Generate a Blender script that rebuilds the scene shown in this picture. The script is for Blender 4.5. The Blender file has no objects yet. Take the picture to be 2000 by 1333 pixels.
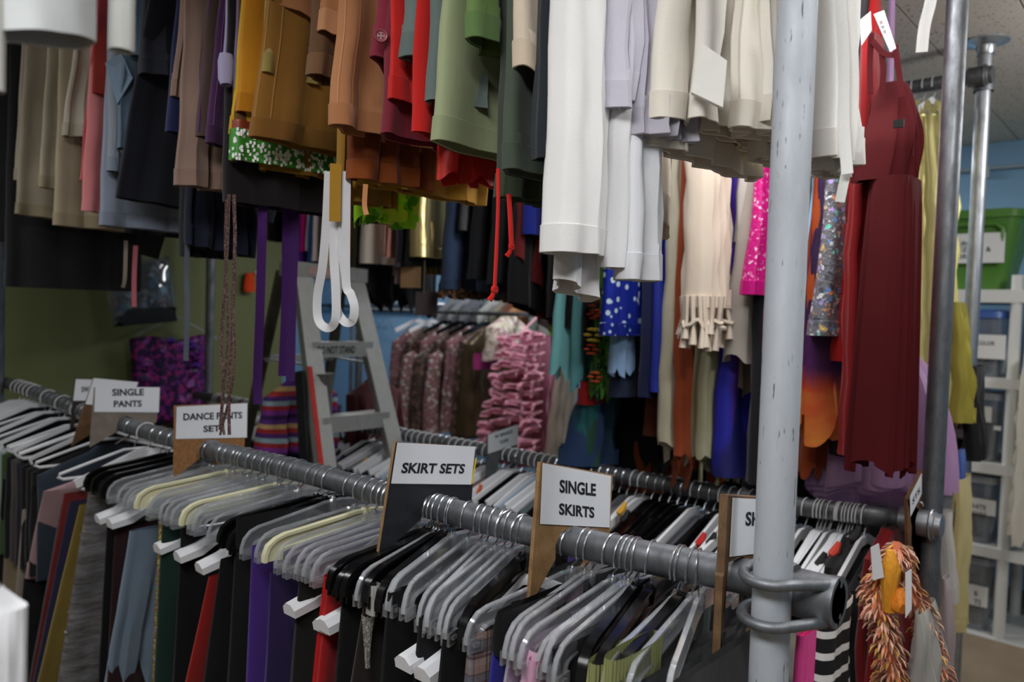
import bpy, bmesh, math, random
from mathutils import Vector, Matrix
RND = random.Random(11)
SC = bpy.context.scene
COL = SC.collection
PI = math.pi
# ---------------------------------------------------------------- camera
F = 1500.0
CAM = Vector((0.0, 0.0, 1.5))
cd = bpy.data.cameras.new('camera')
cd.sensor_width = 36.0
cd.lens = F / 2000.0 * 36.0
cd.clip_start = 0.02
cam = bpy.data.objects.new('camera', cd)
COL.objects.link(cam)
CROT = Matrix.Rotation(math.radians(41.7), 3, 'Z') @ Matrix.Rotation(math.radians(88.0), 3, 'X') @ Matrix.Rotation(math.radians(1.78), 3, 'Z')
cam.matrix_world = Matrix.Translation(CAM) @ CROT.to_4x4()
cd.dof.use_dof = True
cd.dof.focus_distance = 1.25
cd.dof.aperture_fstop = 3.6
SC.camera = cam
# ---------------------------------------------------------------- world, lights, exposure
w = bpy.data.worlds.new('world')
SC.world = w
w.use_nodes = True
w.node_tree.nodes['Background'].inputs[0].default_value = (0.8, 0.87, 1.0, 1)
w.node_tree.nodes['Background'].inputs[1].default_value = 0.02
SC.view_settings.view_transform = 'Standard'
SC.view_settings.look = 'None'
SC.view_settings.gamma = 1.0
SC.view_settings.use_curve_mapping = False
SC.view_settings.exposure = 0.25
SC.cycles.max_bounces = 8
SC.cycles.transparent_max_bounces = 16
SC.cycles.caustics_reflective = False
SC.cycles.caustics_refractive = False
SC.cycles.sample_clamp_indirect = 4.0
LAMPS = [((-0.35, -0.35), (1.2, 0.5), 36.0), ((-0.75, 1.56), (0.9, 0.3), 15.0), ((-2.4, -0.1), (1.2, 0.4), 13.0), ((-2.3, 4.2), (1.2, 0.5), 26.0), ((-2.5, 2.62), (0.9, 0.25), 13.0), ((-5.6, 3.9), (1.2, 0.5), 13.0)]  # last two are added fills, brightening the jackets and the alcove's blue wall
GLOBES = [((0.42, 1.05), 17.0), ((0.35, 2.95), 24.0)]
for (lx, ly), (sx, sy), e in LAMPS:
    ld = bpy.data.lights.new('ceiling_lamp', 'AREA')
    ld.shape = 'RECTANGLE'; ld.size = sx; ld.size_y = sy; ld.energy = e
    ld.color = (0.975, 0.985, 1.0)
    lo = bpy.data.objects.new('ceiling_lamp', ld)
    COL.objects.link(lo)
    lo.location = (lx, ly, 2.505)
for (lx, ly), e in GLOBES:
    ld = bpy.data.lights.new('globe_lamp', 'POINT')
    ld.shadow_soft_size = 0.11; ld.energy = e; ld.color = (0.975, 0.985, 1.0)
    lo = bpy.data.objects.new('globe_lamp', ld); COL.objects.link(lo)
    lo.location = (lx, ly, 2.28)

# ---------------------------------------------------------------- pixel -> place
def ray(px, py):
    return CROT @ Vector(((px - 1000.0) / F, (666.5 - py) / F, -1.0))
def onv(px, py, v):
    d = ray(px, py); return CAM + d * ((v - CAM.y) / d.y)
def onu(px, py, u):
    d = ray(px, py); return CAM + d * ((u - CAM.x) / d.x)
def onz(px, py, z):
    d = ray(px, py); return CAM + d * ((z - CAM.z) / d.z)
def ont(px, py, t):
    return CAM + ray(px, py) * t

# ---------------------------------------------------------------- materials
def lin(h):
    h = h.lstrip('#')
    o = []
    for i in (0, 2, 4):
        c = int(h[i:i + 2], 16) / 255.0
        o.append(c / 12.92 if c <= 0.04045 else ((c + 0.055) / 1.055) ** 2.4)
    return (o[0], o[1], o[2], 1.0)
MATS = {}
class NT:
    def __init__(s, name):
        s.m = bpy.data.materials.new(name); s.m.use_nodes = True
        s.n = s.m.node_tree.nodes; s.l = s.m.node_tree.links
        s.b = s.n['Principled BSDF']
        s.tc = s.n.new('ShaderNodeTexCoord')
    def add(s, t, **k):
        n = s.n.new(t)
        for a, b in k.items():
            if a in n.inputs: n.inputs[a].default_value = b
            else: setattr(n, a, b)
        return n
    def link(s, a, b): s.l.new(a, b)
    def noise(s, scale, detail=3, vec=None, rough=0.5):
        n = s.add('ShaderNodeTexNoise'); n.inputs['Scale'].default_value = scale; n.inputs['Detail'].default_value = detail; n.inputs['Roughness'].default_value = rough
        s.link(vec or s.tc.outputs['Object'], n.inputs['Vector']); return n
    def vor(s, scale, vec=None, feature='F1'):
        n = s.add('ShaderNodeTexVoronoi'); n.feature = feature; n.inputs['Scale'].default_value = scale
        s.link(vec or s.tc.outputs['Object'], n.inputs['Vector']); return n
    def ramp(s, src, stops, interp='LINEAR'):
        r = s.add('ShaderNodeValToRGB'); r.color_ramp.interpolation = interp
        e = r.color_ramp.elements
        while len(e) < len(stops): e.new(0.5)
        for i, (p, c) in enumerate(stops):
            e[i].position = p; e[i].color = c if len(c) == 4 else (*c, 1)
        s.link(src, r.inputs[0]); return r
    def mix(s, fac, a, b, mode='MIX'):
        m = s.add('ShaderNodeMix'); m.data_type = 'RGBA'; m.blend_type = mode
        for v, i in ((fac, 0), (a, 6), (b, 7)):
            if hasattr(v, 'is_output'): s.link(v, m.inputs[i])
            else: m.inputs[i].default_value = v
        return m.outputs[2]
    def scalev(s, v):
        m = s.add('ShaderNodeMapping'); m.inputs['Scale'].default_value = v
        s.link(s.tc.outputs['Object'], m.inputs['Vector']); return m.outputs[0]
    def bump(s, h, strength, dist, prev=None):
        b = s.add('ShaderNodeBump'); b.inputs['Strength'].default_value = strength; b.inputs['Distance'].default_value = dist
        s.link(h, b.inputs['Height'])
        if prev: s.link(prev, b.inputs['Normal'])
        return b.outputs[0]
    def set(s, **k):
        for a, b in k.items():
            a = a.replace('_', ' ')
            i = s.b.inputs[a]
            if hasattr(b, 'is_output'): s.link(b, i)
            else: i.default_value = b
        return s

def G1(v): return (v, v, v, 1)
def fab(hx, rough=0.88, wr=0.5, sheen=0.15, var=0.16, trans=0.0, weave=0.15):
    key = ('fab', hx, rough, wr, sheen, var, trans)
    if key in MATS: return MATS[key]
    n = NT('fabric')
    nz = n.noise(7, 4); fine = n.noise(700, 2)
    wrk = n.noise(16, 4, n.scalev((1.0, 1.0, 0.3)))
    f = n.ramp(nz.outputs[0], [(0.3, G1(1 - var)), (0.7, G1(1.0))])
    c = n.mix(1.0, lin(hx), f.outputs[0], 'MULTIPLY')
    f2 = n.ramp(fine.outputs[0], [(0.3, G1(0.93)), (0.7, G1(1.0))])
    c = n.mix(1.0, c, f2.outputs[0], 'MULTIPLY')
    b = n.bump(wrk.outputs[0], wr, 0.006)
    b = n.bump(fine.outputs[0], weave, 0.001, b)
    n.set(Base_Color=c, Roughness=rough, Sheen_Weight=sheen, Normal=b)
    n.b.inputs['Specular IOR Level'].default_value = 0.25
    if trans > 0:
        n.set(Transmission_Weight=0.0)
        t = n.add('ShaderNodeBsdfTranslucent'); n.link(c, t.inputs[0])
        m = n.add('ShaderNodeMixShader'); m.inputs[0].default_value = trans
        n.link(n.b.outputs[0], m.inputs[1]); n.link(t.outputs[0], m.inputs[2])
        n.link(m.outputs[0], n.n['Material Output'].inputs[0])
    MATS[key] = n.m; return n.m
def sheer(hx, alpha=0.6):
    key = ('sheer', hx, alpha)
    if key in MATS: return MATS[key]
    n = NT('sheer_fabric')
    nz = n.noise(12, 4, n.scalev((1, 1, 0.3)))
    a = n.ramp(nz.outputs[0], [(0.3, G1(max(0, alpha - 0.18))), (0.7, G1(min(1, alpha + 0.15)))])
    n.set(Base_Color=lin(hx), Roughness=0.8, Alpha=a.outputs[0], Sheen_Weight=0.3, Normal=n.bump(nz.outputs[0], 0.5, 0.006))
    MATS[key] = n.m; return n.m
def satin(hx, rough=0.34, metal=0.35, wr=0.8, sc=14):
    key = ('satin', hx, rough, metal, wr, sc)
    if key in MATS: return MATS[key]
    n = NT('satin_fabric')
    nz = n.noise(sc, 4, n.scalev((1, 1, 0.28)), 0.55)
    n.set(Base_Color=lin(hx), Roughness=rough, Metallic=metal, Normal=n.bump(nz.outputs[0], wr, 0.012))
    MATS[key] = n.m; return n.m
def sequin(base, cols, scale=110, rough=0.22, metal=0.7, dens=0.5):
    n = NT('sequin_fabric')
    v = n.vor(scale); wn = n.add('ShaderNodeTexWhiteNoise'); n.link(v.outputs['Color'], wn.inputs['Vector'])
    st = [(i / len(cols), lin(c)) for i, c in enumerate(cols)]
    r = n.ramp(wn.outputs['Value'], st, 'CONSTANT')
    edge = n.ramp(v.outputs['Distance'], [(dens * 0.8, G1(1)), (dens, G1(0))])
    v2 = n.vor(scale * 2.7); w2 = n.add('ShaderNodeTexWhiteNoise'); n.link(v2.outputs['Color'], w2.inputs['Vector'])
    b2 = n.mix(n.ramp(w2.outputs['Value'], [(0.0, G1(0)), (0.8, G1(1))], 'CONSTANT').outputs[0], lin(base), r.outputs[0])
    c = n.mix(edge.outputs[0], b2, r.outputs[0])
    wb = n.bump(wn.outputs['Value'], 0.35, 0.003)
    wb = n.bump(v2.outputs['Distance'], 0.5, 0.002, wb)
    n.set(Base_Color=c, Roughness=rough, Metallic=metal, Normal=wb)
    return n.m
def ombre(stops, z0, z1, rough=0.85, nz=0.15, alpha=1.0):
    n = NT('dip_dyed_fabric')
    sp = n.add('ShaderNodeSeparateXYZ'); n.link(n.tc.outputs['Object'], sp.inputs[0])
    mr = n.add('ShaderNodeMapRange'); n.link(sp.outputs[2], mr.inputs[0])
    mr.inputs[1].default_value = z0; mr.inputs[2].default_value = z1
    t = n.noise(14, 4); ad = n.add('ShaderNodeMath', operation='MULTIPLY_ADD')
    n.link(t.outputs[0], ad.inputs[0]); ad.inputs[1].default_value = nz; n.link(mr.outputs[0], ad.inputs[2])
    r = n.ramp(ad.outputs[0], [(p, lin(c)) for p, c in stops])
    n.set(Base_Color=r.outputs[0], Roughness=rough, Normal=n.bump(t.outputs[0], 0.5, 0.006), Alpha=alpha)
    return n.m
def stripes(cols, axis, period, rough=0.85):
    n = NT('striped_fabric')
    sp = n.add('ShaderNodeSeparateXYZ'); n.link(n.tc.outputs['Object'], sp.inputs[0])
    m = n.add('ShaderNodeMath', operation='DIVIDE'); n.link(sp.outputs[axis], m.inputs[0]); m.inputs[1].default_value = period
    fr = n.add('ShaderNodeMath', operation='FRACT'); n.link(m.outputs[0], fr.inputs[0])
    r = n.ramp(fr.outputs[0], [(i / len(cols), lin(c)) for i, c in enumerate(cols)], 'CONSTANT')
    n.set(Base_Color=r.outputs[0], Roughness=rough, Normal=n.bump(n.noise(20).outputs[0], 0.4, 0.005))
    return n.m
def blotch(base, cols, scale=18, thr=0.56, rough=0.85, metal=0.0, stretch=(1, 1, 1)):
    n = NT('printed_fabric')
    c = lin(base); vec = n.scalev(stretch)
    for i, cc in enumerate(cols):
        ns = n.add('ShaderNodeTexNoise'); ns.noise_dimensions = '4D'
        ns.inputs['W'].default_value = i * 3.7 + 1; ns.inputs['Scale'].default_value = scale * (1 + 0.3 * i); ns.inputs['Detail'].default_value = 2
        n.link(vec, ns.inputs['Vector'])
        m = n.ramp(ns.outputs[0], [(thr, G1(0)), (thr + 0.03, G1(1))])
        c = n.mix(m.outputs[0], c, lin(cc))
    n.set(Base_Color=c, Roughness=rough, Metallic=metal, Normal=n.bump(n.noise(18, 4, n.scalev((1, 1, 0.3))).outputs[0], 0.6, 0.008))
    return n.m
def dots(base, dot, scale=42, rad=0.3, rough=0.4, metal=0.3):
    n = NT('spotted_fabric')
    v = n.vor(scale)
    m = n.ramp(v.outputs['Distance'], [(rad - 0.03, G1(1)), (rad + 0.03, G1(0))])
    wn = n.add('ShaderNodeTexWhiteNoise'); n.link(v.outputs['Color'], wn.inputs['Vector'])
    k = n.ramp(wn.outputs['Value'], [(0.0, G1(0)), (0.35, G1(1))], 'CONSTANT')
    c = n.mix(n.mix(1.0, m.outputs[0], k.outputs[0], 'MULTIPLY'), lin(base), lin(dot))
    n.set(Base_Color=c, Roughness=rough, Metallic=metal, Normal=n.bump(n.noise(18).outputs[0], 0.4, 0.006))
    return n.m
def plaid():
    n = NT('plaid_fabric')
    sp = n.add('ShaderNodeSeparateXYZ'); n.link(n.tc.outputs['Object'], sp.inputs[0])
    c = lin('#8c7a72')
    ad = n.add('ShaderNodeMath', operation='ADD'); n.link(sp.outputs[0], ad.inputs[0]); n.link(sp.outputs[1], ad.inputs[1])
    for out in (ad.outputs[0], sp.outputs[2]):
        m = n.add('ShaderNodeMath', operation='DIVIDE'); n.link(out, m.inputs[0]); m.inputs[1].default_value = 0.052
        fr = n.add('ShaderNodeMath', operation='FRACT'); n.link(m.outputs[0], fr.inputs[0])
        r = n.ramp(fr.outputs[0], [(0, lin('#ffffff')), (0.22, lin('#5a4a48')), (0.3, lin('#f4ece8')), (0.36, lin('#3a4a66')), (0.52, lin('#7ea4c8')), (0.72, lin('#4a3d3c')), (0.78, lin('#e8dcd6'))], 'CONSTANT')
        c = n.mix(0.62, c, n.mix(1.0, c, r.outputs[0], 'MULTIPLY'))
    c = n.mix(1.0, c, (1.7, 1.7, 1.75, 1), 'MULTIPLY')
    n.set(Base_Color=c, Roughness=0.9)
    return n.m
def plastic(hx, rough=0.25):
    key = ('pl', hx, rough)
    if key in MATS: return MATS[key]
    n = NT('plastic'); nz = n.noise(30, 2)
    n.set(Base_Color=lin(hx), Roughness=n.ramp(nz.outputs[0], [(0.3, G1(rough * 0.8)), (0.7, G1(min(1, rough * 1.3)))]).outputs[0])
    MATS[key] = n.m; return n.m
def clearplastic(tint='#f4f7fa', spec=0.5, dens=0.12, glass=False):
    key = ('cp', tint, dens, glass)
    if key in MATS: return MATS[key]
    n = NT('clear_plastic')
    n.n.remove(n.b)
    tr = n.add('ShaderNodeBsdfTransparent'); tr.inputs[0].default_value = lin(tint)
    gl = n.add('ShaderNodeBsdfGlossy'); gl.inputs['Roughness'].default_value = 0.07
    lw = n.add('ShaderNodeLayerWeight'); lw.inputs[0].default_value = 0.42
    df = n.add('ShaderNodeBsdfDiffuse'); df.inputs[0].default_value = lin('#eef2f8')
    m0 = n.add('ShaderNodeMixShader'); m0.inputs[0].default_value = dens
    if glass:
        g2 = n.add('ShaderNodeBsdfGlass'); g2.inputs['IOR'].default_value = 1.45; g2.inputs['Roughness'].default_value = 0.03; g2.inputs[0].default_value = lin(tint)
        mg = n.add('ShaderNodeMixShader'); mg.inputs[0].default_value = 0.5
        n.link(tr.outputs[0], mg.inputs[1]); n.link(g2.outputs[0], mg.inputs[2]); first = mg.outputs[0]
    else: first = tr.outputs[0]
    n.link(first, m0.inputs[1]); n.link(df.outputs[0], m0.inputs[2])
    r = n.ramp(lw.outputs['Facing'], [(0.0, G1(0.09)), (0.5, G1(0.24)), (1.0, G1(0.95))])
    m = n.add('ShaderNodeMixShader'); n.link(r.outputs[0], m.inputs[0])
    n.link(m0.outputs[0], m.inputs[1]); n.link(gl.outputs[0], m.inputs[2])
    n.link(m.outputs[0], n.n['Material Output'].inputs[0])
    MATS[key] = n.m; return n.m
def metal(hx='#b9bcc2', rough=0.38, streak=0.5, scale=18, met=0.9, scratch=False):
    key = ('me', hx, rough, streak, scale, scratch)
    if key in MATS: return MATS[key]
    n = NT('metal')
    a = n.noise(scale, 5, n.scalev((1.4, 1.4, 0.5)), 0.65); sp = n.vor(160)
    f = n.ramp(a.outputs[0], [(0.3, G1(1 - streak)), (0.62, G1(1))])
    c = n.mix(1.0, lin(hx), f.outputs[0], 'MULTIPLY')
    if scratch:
        s = n.noise(60, 3, n.scalev((3, 3, 0.35)), 0.6)
        sm = n.ramp(s.outputs[0], [(0.30, G1(0)), (0.34, G1(1))])
        c = n.mix(sm.outputs[0], lin('#3a3d42'), c)
    rr = n.ramp(a.outputs[0], [(0.3, G1(min(1, rough * 1.5))), (0.7, G1(rough))])
    n.set(Base_Color=c, Metallic=met, Roughness=rr.outputs[0], Normal=n.bump(a.outputs[0], 0.08, 0.002))
    MATS[key] = n.m; return n.m
def wood(hx, dark, scale=30):
    key = ('wood', hx, dark)
    if key in MATS: return MATS[key]
    n = NT('fibreboard')
    a = n.noise(scale, 4); b = n.noise(300, 2)
    c = n.ramp(a.outputs[0], [(0.3, lin(dark)), (0.7, lin(hx))]).outputs[0]
    c = n.mix(1.0, c, n.ramp(b.outputs[0], [(0.3, G1(0.75)), (0.7, G1(1))]).outputs[0], 'MULTIPLY')
    n.set(Base_Color=c, Roughness=0.75)
    MATS[key] = n.m; return n.m
def paint(hx, var=0.1, scale=3, rough=0.7, bumpy=0.05):
    key = ('pa', hx, var, scale)
    if key in MATS: return MATS[key]
    n = NT('wall_paint'); a = n.noise(scale, 5); b = n.noise(220, 2)
    c = n.mix(1.0, lin(hx), n.ramp(a.outputs[0], [(0.3, G1(1 - var)), (0.7, G1(1))]).outputs[0], 'MULTIPLY')
    n.set(Base_Color=c, Roughness=rough, Normal=n.bump(b.outputs[0], bumpy, 0.002))
    MATS[key] = n.m; return n.m

# ---------------------------------------------------------------- mesh tools
class MB:
    def __init__(s): s.v = []; s.f = []
    def quadbox(s, b, t):            # two loops of equal length -> closed prism
        n = len(b); o = len(s.v)
        s.v += [Vector(p) for p in b] + [Vector(p) for p in t]
        s.f.append(list(range(o + n - 1, o - 1, -1))); s.f.append(list(range(o + n, o + 2 * n)))
        for i in range(n):
            j = (i + 1) % n
            s.f.append([o + i, o + j, o + n + j, o + n + i])
        return s
    def box(s, a, b):
        x0, y0, z0 = a; x1, y1, z1 = b
        return s.quadbox([(x0, y0, z0), (x1, y0, z0), (x1, y1, z0), (x0, y1, z0)], [(x0, y0, z1), (x1, y0, z1), (x1, y1, z1), (x0, y1, z1)])
    def bar(s, p, q, a, b, up=(0, 0, 1)):      # beam p->q, section a (side) x b (up)
        p = Vector(p); q = Vector(q); d = (q - p).normalized(); up = Vector(up)
        sd = d.cross(up)
        if sd.length < 1e-4: sd = d.cross(Vector((1, 0, 0)))
        sd.normalize(); u2 = sd.cross(d)
        c = [(-1, -1), (1, -1), (1, 1), (-1, 1)]
        return s.quadbox([p + sd * (i * a / 2) + u2 * (j * b / 2) for i, j in c], [q + sd * (i * a / 2) + u2 * (j * b / 2) for i, j in c])
    def sweep(s, path, secs, closed_sec=True, caps=True, up=None, loop=False):
        # path: points; secs: list (per point) of 2D (side, normal) offsets
        P = [Vector(p) for p in path]; n = len(P); o = len(s.v); m = len(secs[0])
        prev = Vector(up) if up else None
        for i in range(n):
            if loop: t = P[(i + 1) % n] - P[i - 1]
            else: t = P[min(i + 1, n - 1)] - P[max(i - 1, 0)]
            if t.length < 1e-9: t = Vector((0, 0, 1))
            t.normalize()
            ref = Vector(up) if up else (prev if prev else (Vector((0, 0, 1)) if abs(t.z) < 0.9 else Vector((1, 0, 0))))
            sd = ref.cross(t)
            if sd.length < 1e-5: sd = Vector((0, 1, 0)).cross(t)
            sd.normalize(); nn = t.cross(sd); nn.normalize(); 
            if not up: prev = nn
            for a, b in secs[i]: s.v.append(P[i] + sd * a + nn * b)
        for i in range(n if loop else n - 1):
            i2 = (i + 1) % n
            for j in range(m if closed_sec else m - 1):
                k = (j + 1) % m
                s.f.append([o + i * m + j, o + i * m + k, o + i2 * m + k, o + i2 * m + j])
        if caps and closed_sec and not loop:
            s.f.append([o + j for j in range(m)][::-1]); s.f.append([o + (n - 1) * m + j for j in range(m)])
        return s
    def tube(s, path, r, n=8, caps=True, loop=False):
        rs = r if isinstance(r, (list, tuple)) else [r] * len(path)
        return s.sweep(path, [[(rr * math.cos(2 * PI * j / n), rr * math.sin(2 * PI * j / n)) for j in range(n)] for rr in rs], caps=caps, loop=loop)
    def ribbon(s, path, wd, th, up):
        return s.sweep(path, [[(-wd / 2, -th / 2), (wd / 2, -th / 2), (wd / 2, th / 2), (-wd / 2, th / 2)]] * len(path), up=up)
    def lathe(s, prof, c, n=20, axis='z'):
        o = len(s.v); m = len(prof); c = Vector(c)
        for j in range(n):
            a = 2 * PI * j / n
            for r, h in prof:
                if axis == 'z': s.v.append(c + Vector((r * math.cos(a), r * math.sin(a), h)))
                else: s.v.append(c + Vector((h, r * math.cos(a), r * math.sin(a))))
        for j in range(n):
            k = (j + 1) % n
            for i in range(m - 1):
                s.f.append([o + j * m + i, o + k * m + i, o + k * m + i + 1, o + j * m + i + 1])
        return s
    def build(s, name, mat, parent=None, loc=None, smooth=True, local=False):
        me = bpy.data.meshes.new(name)
        if parent is not None: base = Vector((0, 0, 0)) if local else parent_loc(parent)
        else: base = Vector(loc) if loc is not None else (sum(s.v, Vector()) / len(s.v) if not local else Vector((0, 0, 0)))
        me.from_pydata([tuple(v - base) for v in s.v], [], s.f)
        me.update()
        if smooth:
            me.polygons.foreach_set('use_smooth', [True] * len(me.polygons))
            try: me.set_sharp_from_angle(angle=math.radians(38))
            except Exception: pass
        me.materials.append(mat)
        bm = bmesh.new(); bm.from_mesh(me); bmesh.ops.recalc_face_normals(bm, faces=bm.faces); bm.to_mesh(me); bm.free()
        o = bpy.data.objects.new(name, me); COL.objects.link(o)
        if parent is not None: o.parent = parent
        else: o.location = base
        return o
def parent_loc(p):
    v = Vector((0, 0, 0))
    while p is not None: v = v + p.location; p = p.parent
    return v
def tag(o, label=None, cat=None, group=None, kind=None):
    if label: o['label'] = label
    if cat: o['category'] = cat
    if group: o['group'] = group
    if kind: o['kind'] = kind
    return o
def empty(name, loc, label, cat, group=None):
    o = bpy.data.objects.new(name, None); COL.objects.link(o); o.location = loc
    return tag(o, label, cat, group)
def copy_tree(o, parent=None):
    c = o.copy(); COL.objects.link(c); c.parent = parent
    for ch in KIDS.get(o.name, []): copy_tree(ch, c)
    return c
KIDS = {}
ORD = ('first second third fourth fifth sixth seventh eighth ninth tenth eleventh twelfth thirteenth fourteenth fifteenth sixteenth seventeenth eighteenth nineteenth twentieth '
       'twenty-first twenty-second twenty-third twenty-fourth twenty-fifth twenty-sixth twenty-seventh twenty-eighth twenty-ninth thirtieth').split()

# cloth that hangs in a vertical plane across a rail: near edge runs from pixel TOP to pixel BOT (at depth v0), then back to v0+w
def cloth(name, top, bot, v0, w, th, mat, ztop=None, thtop=None, farhem=0.0, yaw=0.0, flare=0.0, amp=0.008, k=4.0, shoulder=0.0, jag=0.0, jk=6.0,
          parent=None, seed=None, N=56, M=14, neck=0.3, pt3=None, pb3=None, bulge=0.0, near=0.0, wtop=None, pw=0.75, hemin=True, twist=0.6, hemh=0.036, wob=0.007, crease=0.4):
    rn = random.Random(seed if seed is not None else hash_s(name + str(top) + str(bot)))
    pt = Vector(pt3) if pt3 else onv(top[0], top[1], v0)
    pb = Vector(pb3) if pb3 else onv(bot[0], bot[1], v0)
    if ztop is not None and ztop > pt.z:
        f = (ztop - pb.z) / max(pt.z - pb.z, 1e-3)
        e = min(f, 1.0 + 0.15)
        u = pb.x + (pt.x - pb.x) * e
        pt = Vector((u, v0, ztop))
    thtop = th if thtop is None else thtop
    ph = rn.uniform(0, 6.28); ph2 = rn.uniform(0, 6.28); k2 = k * rn.uniform(1.7, 2.4)
    mb = MB(); rings = []
    wt = w if wtop is None else wtop
    lv = []
    if shoulder > 0:
        lv += [(-shoulder, neck, -0.0), (-shoulder * 0.75, neck + 0.12, 0.0), (-shoulder * 0.35, 0.72, 0.0), (-0.02 * shoulder, 0.97, 0.0)]
    Ln = max(pt.z - pb.z, 0.05); hh_ = min(0.3, hemh / Ln)
    for j in range(M + 1):
        fj = j / (M - 1) * (1 - hh_) if j < M else 1.0
        lv.append((fj, 1.0, fj))
    for z_, wf, fr in lv:
        if z_ < 0: zc = pt.z - z_; u = pt.x
        else: zc = pt.z + (pb.z - pt.z) * z_; u = pt.x + (pb.x - pt.x) * z_
        wl = (wt + (w - wt) * min(1, fr * 1.6)) * wf
        off = (w * (1 - wf)) / 2 + (w - (wt + (w - wt) * min(1, fr * 1.6))) / 2 if wtop is not None or wf < 1 else 0.0
        wl2 = wl + flare * fr; off2 = off - flare * fr * near
        tl = (thtop + (th - thtop) * fr ** 0.8) * (1 + bulge * math.sin(PI * min(1, fr)))
        if z_ < 0: tl = thtop * (0.55 + 0.45 * wf)
        ring = []
        for i in range(N):
            a = 2 * PI * i / N; c = math.cos(a); s_ = math.sin(a)
            q = (1 - math.copysign(abs(c) ** pw, c)) / 2
            d = math.copysign(abs(s_) ** 0.6, s_) * tl / 2
            fo = amp * (fr ** 0.6) * (math.sin(2 * PI * k * q + ph + twist * fr * 2) + 0.55 * math.sin(2 * PI * k2 * q + ph2 - twist * fr))
            fo += crease * amp * min(1, fr * 3) * math.sin(2 * PI * (1.7 * q + 3.3 * fr * Ln / 0.6) + ph2)
            fo *= 0.35 + 0.65 * min(1, 4 * q + 0.25)
            zz = zc + farhem * q * fr + jag * (fr ** 5) * (math.sin(2 * PI * jk * q + ph2) + 0.6 * math.sin(2 * PI * jk * 1.7 * q + ph))
            wb = wob * math.sin(fr * 4.2 * Ln / 0.6 + ph) * math.sin(PI * min(1, fr * 1.02)); ring.append(Vector((u + wb + th / 2 * 0.6 + d + fo + math.tan(yaw) * q * w, v0 + off2 + q * wl2 + fo * 0.2, zz)))
        rings.append(ring)
    if hemin:
        lr = rings[-1]; cx = sum((p for p in lr), Vector()) / N
        rings.append([Vector((p.x + (cx.x - p.x) * 0.0 - (0.0022 if math.sin(2 * PI * i / N) > 0 else -0.0022), cx.y + (p.y - cx.y) * 0.985, p.z + 0.001)) for i, p in enumerate(lr)])
        rings.append([Vector((p.x, p.y, p.z + 0.05)) for p in rings[-1]])
    for r in rings: mb.v += r
    for a in range(len(rings) - 1):
        for i in range(N):
            j = (i + 1) % N
            mb.f.append([a * N + i, a * N + j, (a + 1) * N + j, (a + 1) * N + i])
    if parent is None:
        o = mb.build(name, mat, loc=Vector((pt.x, v0 + w / 2, rings[0][0].z)))
    else: o = mb.build(name, mat, parent)
    o['_'] = 1; del o['_']
    LAST['rings'] = rings; LAST['pt'] = pt; LAST['pb'] = pb; LAST['v0'] = v0; LAST['w'] = w; LAST['th'] = th; LAST['N'] = N
    return o
LAST = {}
def hash_s(s):
    h = 7
    for c in s: h = (h * 31 + ord(c)) % 1000003
    return h
def hemband(parent, mat, rows=(-4, -3), push=0.0013, name='hem'):
    """a turned-up band: copies the rings rows[0]..rows[1] of the last cloth, pushed a little outwards"""
    R_ = LAST['rings']; N = LAST['N']; sel = R_[rows[0]:rows[1] + 1] if rows[1] != -1 else R_[rows[0]:]
    mb = MB()
    rr = []
    for idx, r in enumerate(sel):
        c = sum(r, Vector()) / N
        out = []
        for i, p in enumerate(r):
            a = 2 * PI * i / N
            out.append(Vector((p.x + math.copysign(push, math.sin(a)), p.y - math.cos(a) * push, p.z)))
        rr.append(out)
    rr = [[p + Vector((0, 0, 0.001)) for p in sel[0]]] + rr + [[p + Vector((0, 0, -0.001)) for p in sel[-1]]]
    for r in rr: mb.v += r
    for a in range(len(rr) - 1):
        for i in range(N):
            j = (i + 1) % N
            mb.f.append([a * N + i, a * N + j, (a + 1) * N + j, (a + 1) * N + i])
    return mb.build(name, mat, parent)
def text_part(parent, s, p0, px, py, U, mat, name='lettering', bold=0.034, du=0.0):
    """letters on the plane x=U: p0 = pixel of the baseline start, px = baseline end, py = cap-height point above p0"""
    o3 = onu(p0[0], p0[1], U); ex = onu(px[0], px[1], U) - o3; ey = onu(py[0], py[1], U) - o3
    return text3(parent, s, o3, ex, ey, mat, name, bold)
def text3(parent, s, o3, ex, ey, mat, name='lettering', bold=0.034):
    cu = bpy.data.curves.new('t', 'FONT'); cu.body = s; cu.size = 1.0; cu.offset = bold; cu.extrude = 0.0; cu.resolution_u = 3
    to = bpy.data.objects.new('t', cu); COL.objects.link(to)
    dg = bpy.context.evaluated_depsgraph_get()
    me0 = bpy.data.meshes.new_from_object(to.evaluated_get(dg))
    vs = [v.co.copy() for v in me0.vertices]; fs = [list(p.vertices) for p in me0.polygons]
    bpy.data.objects.remove(to); bpy.data.curves.remove(cu); bpy.data.meshes.remove(me0)
    x0 = min(v.x for v in vs); x1 = max(v.x for v in vs); y1 = max(v.y for v in vs); y0 = min(v.y for v in vs)
    mb = MB(); mb.v = [o3 + ex * ((v.x - x0) / (x1 - x0)) + ey * ((v.y - y0) / (y1 - y0)) for v in vs]; mb.f = fs
    base = parent_loc(parent)
    me = bpy.data.meshes.new(name); me.from_pydata([tuple(v - base) for v in mb.v], [], fs); me.update(); me.materials.append(mat)
    o = bpy.data.objects.new(name, me); COL.objects.link(o); o.parent = parent
    return o
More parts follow.
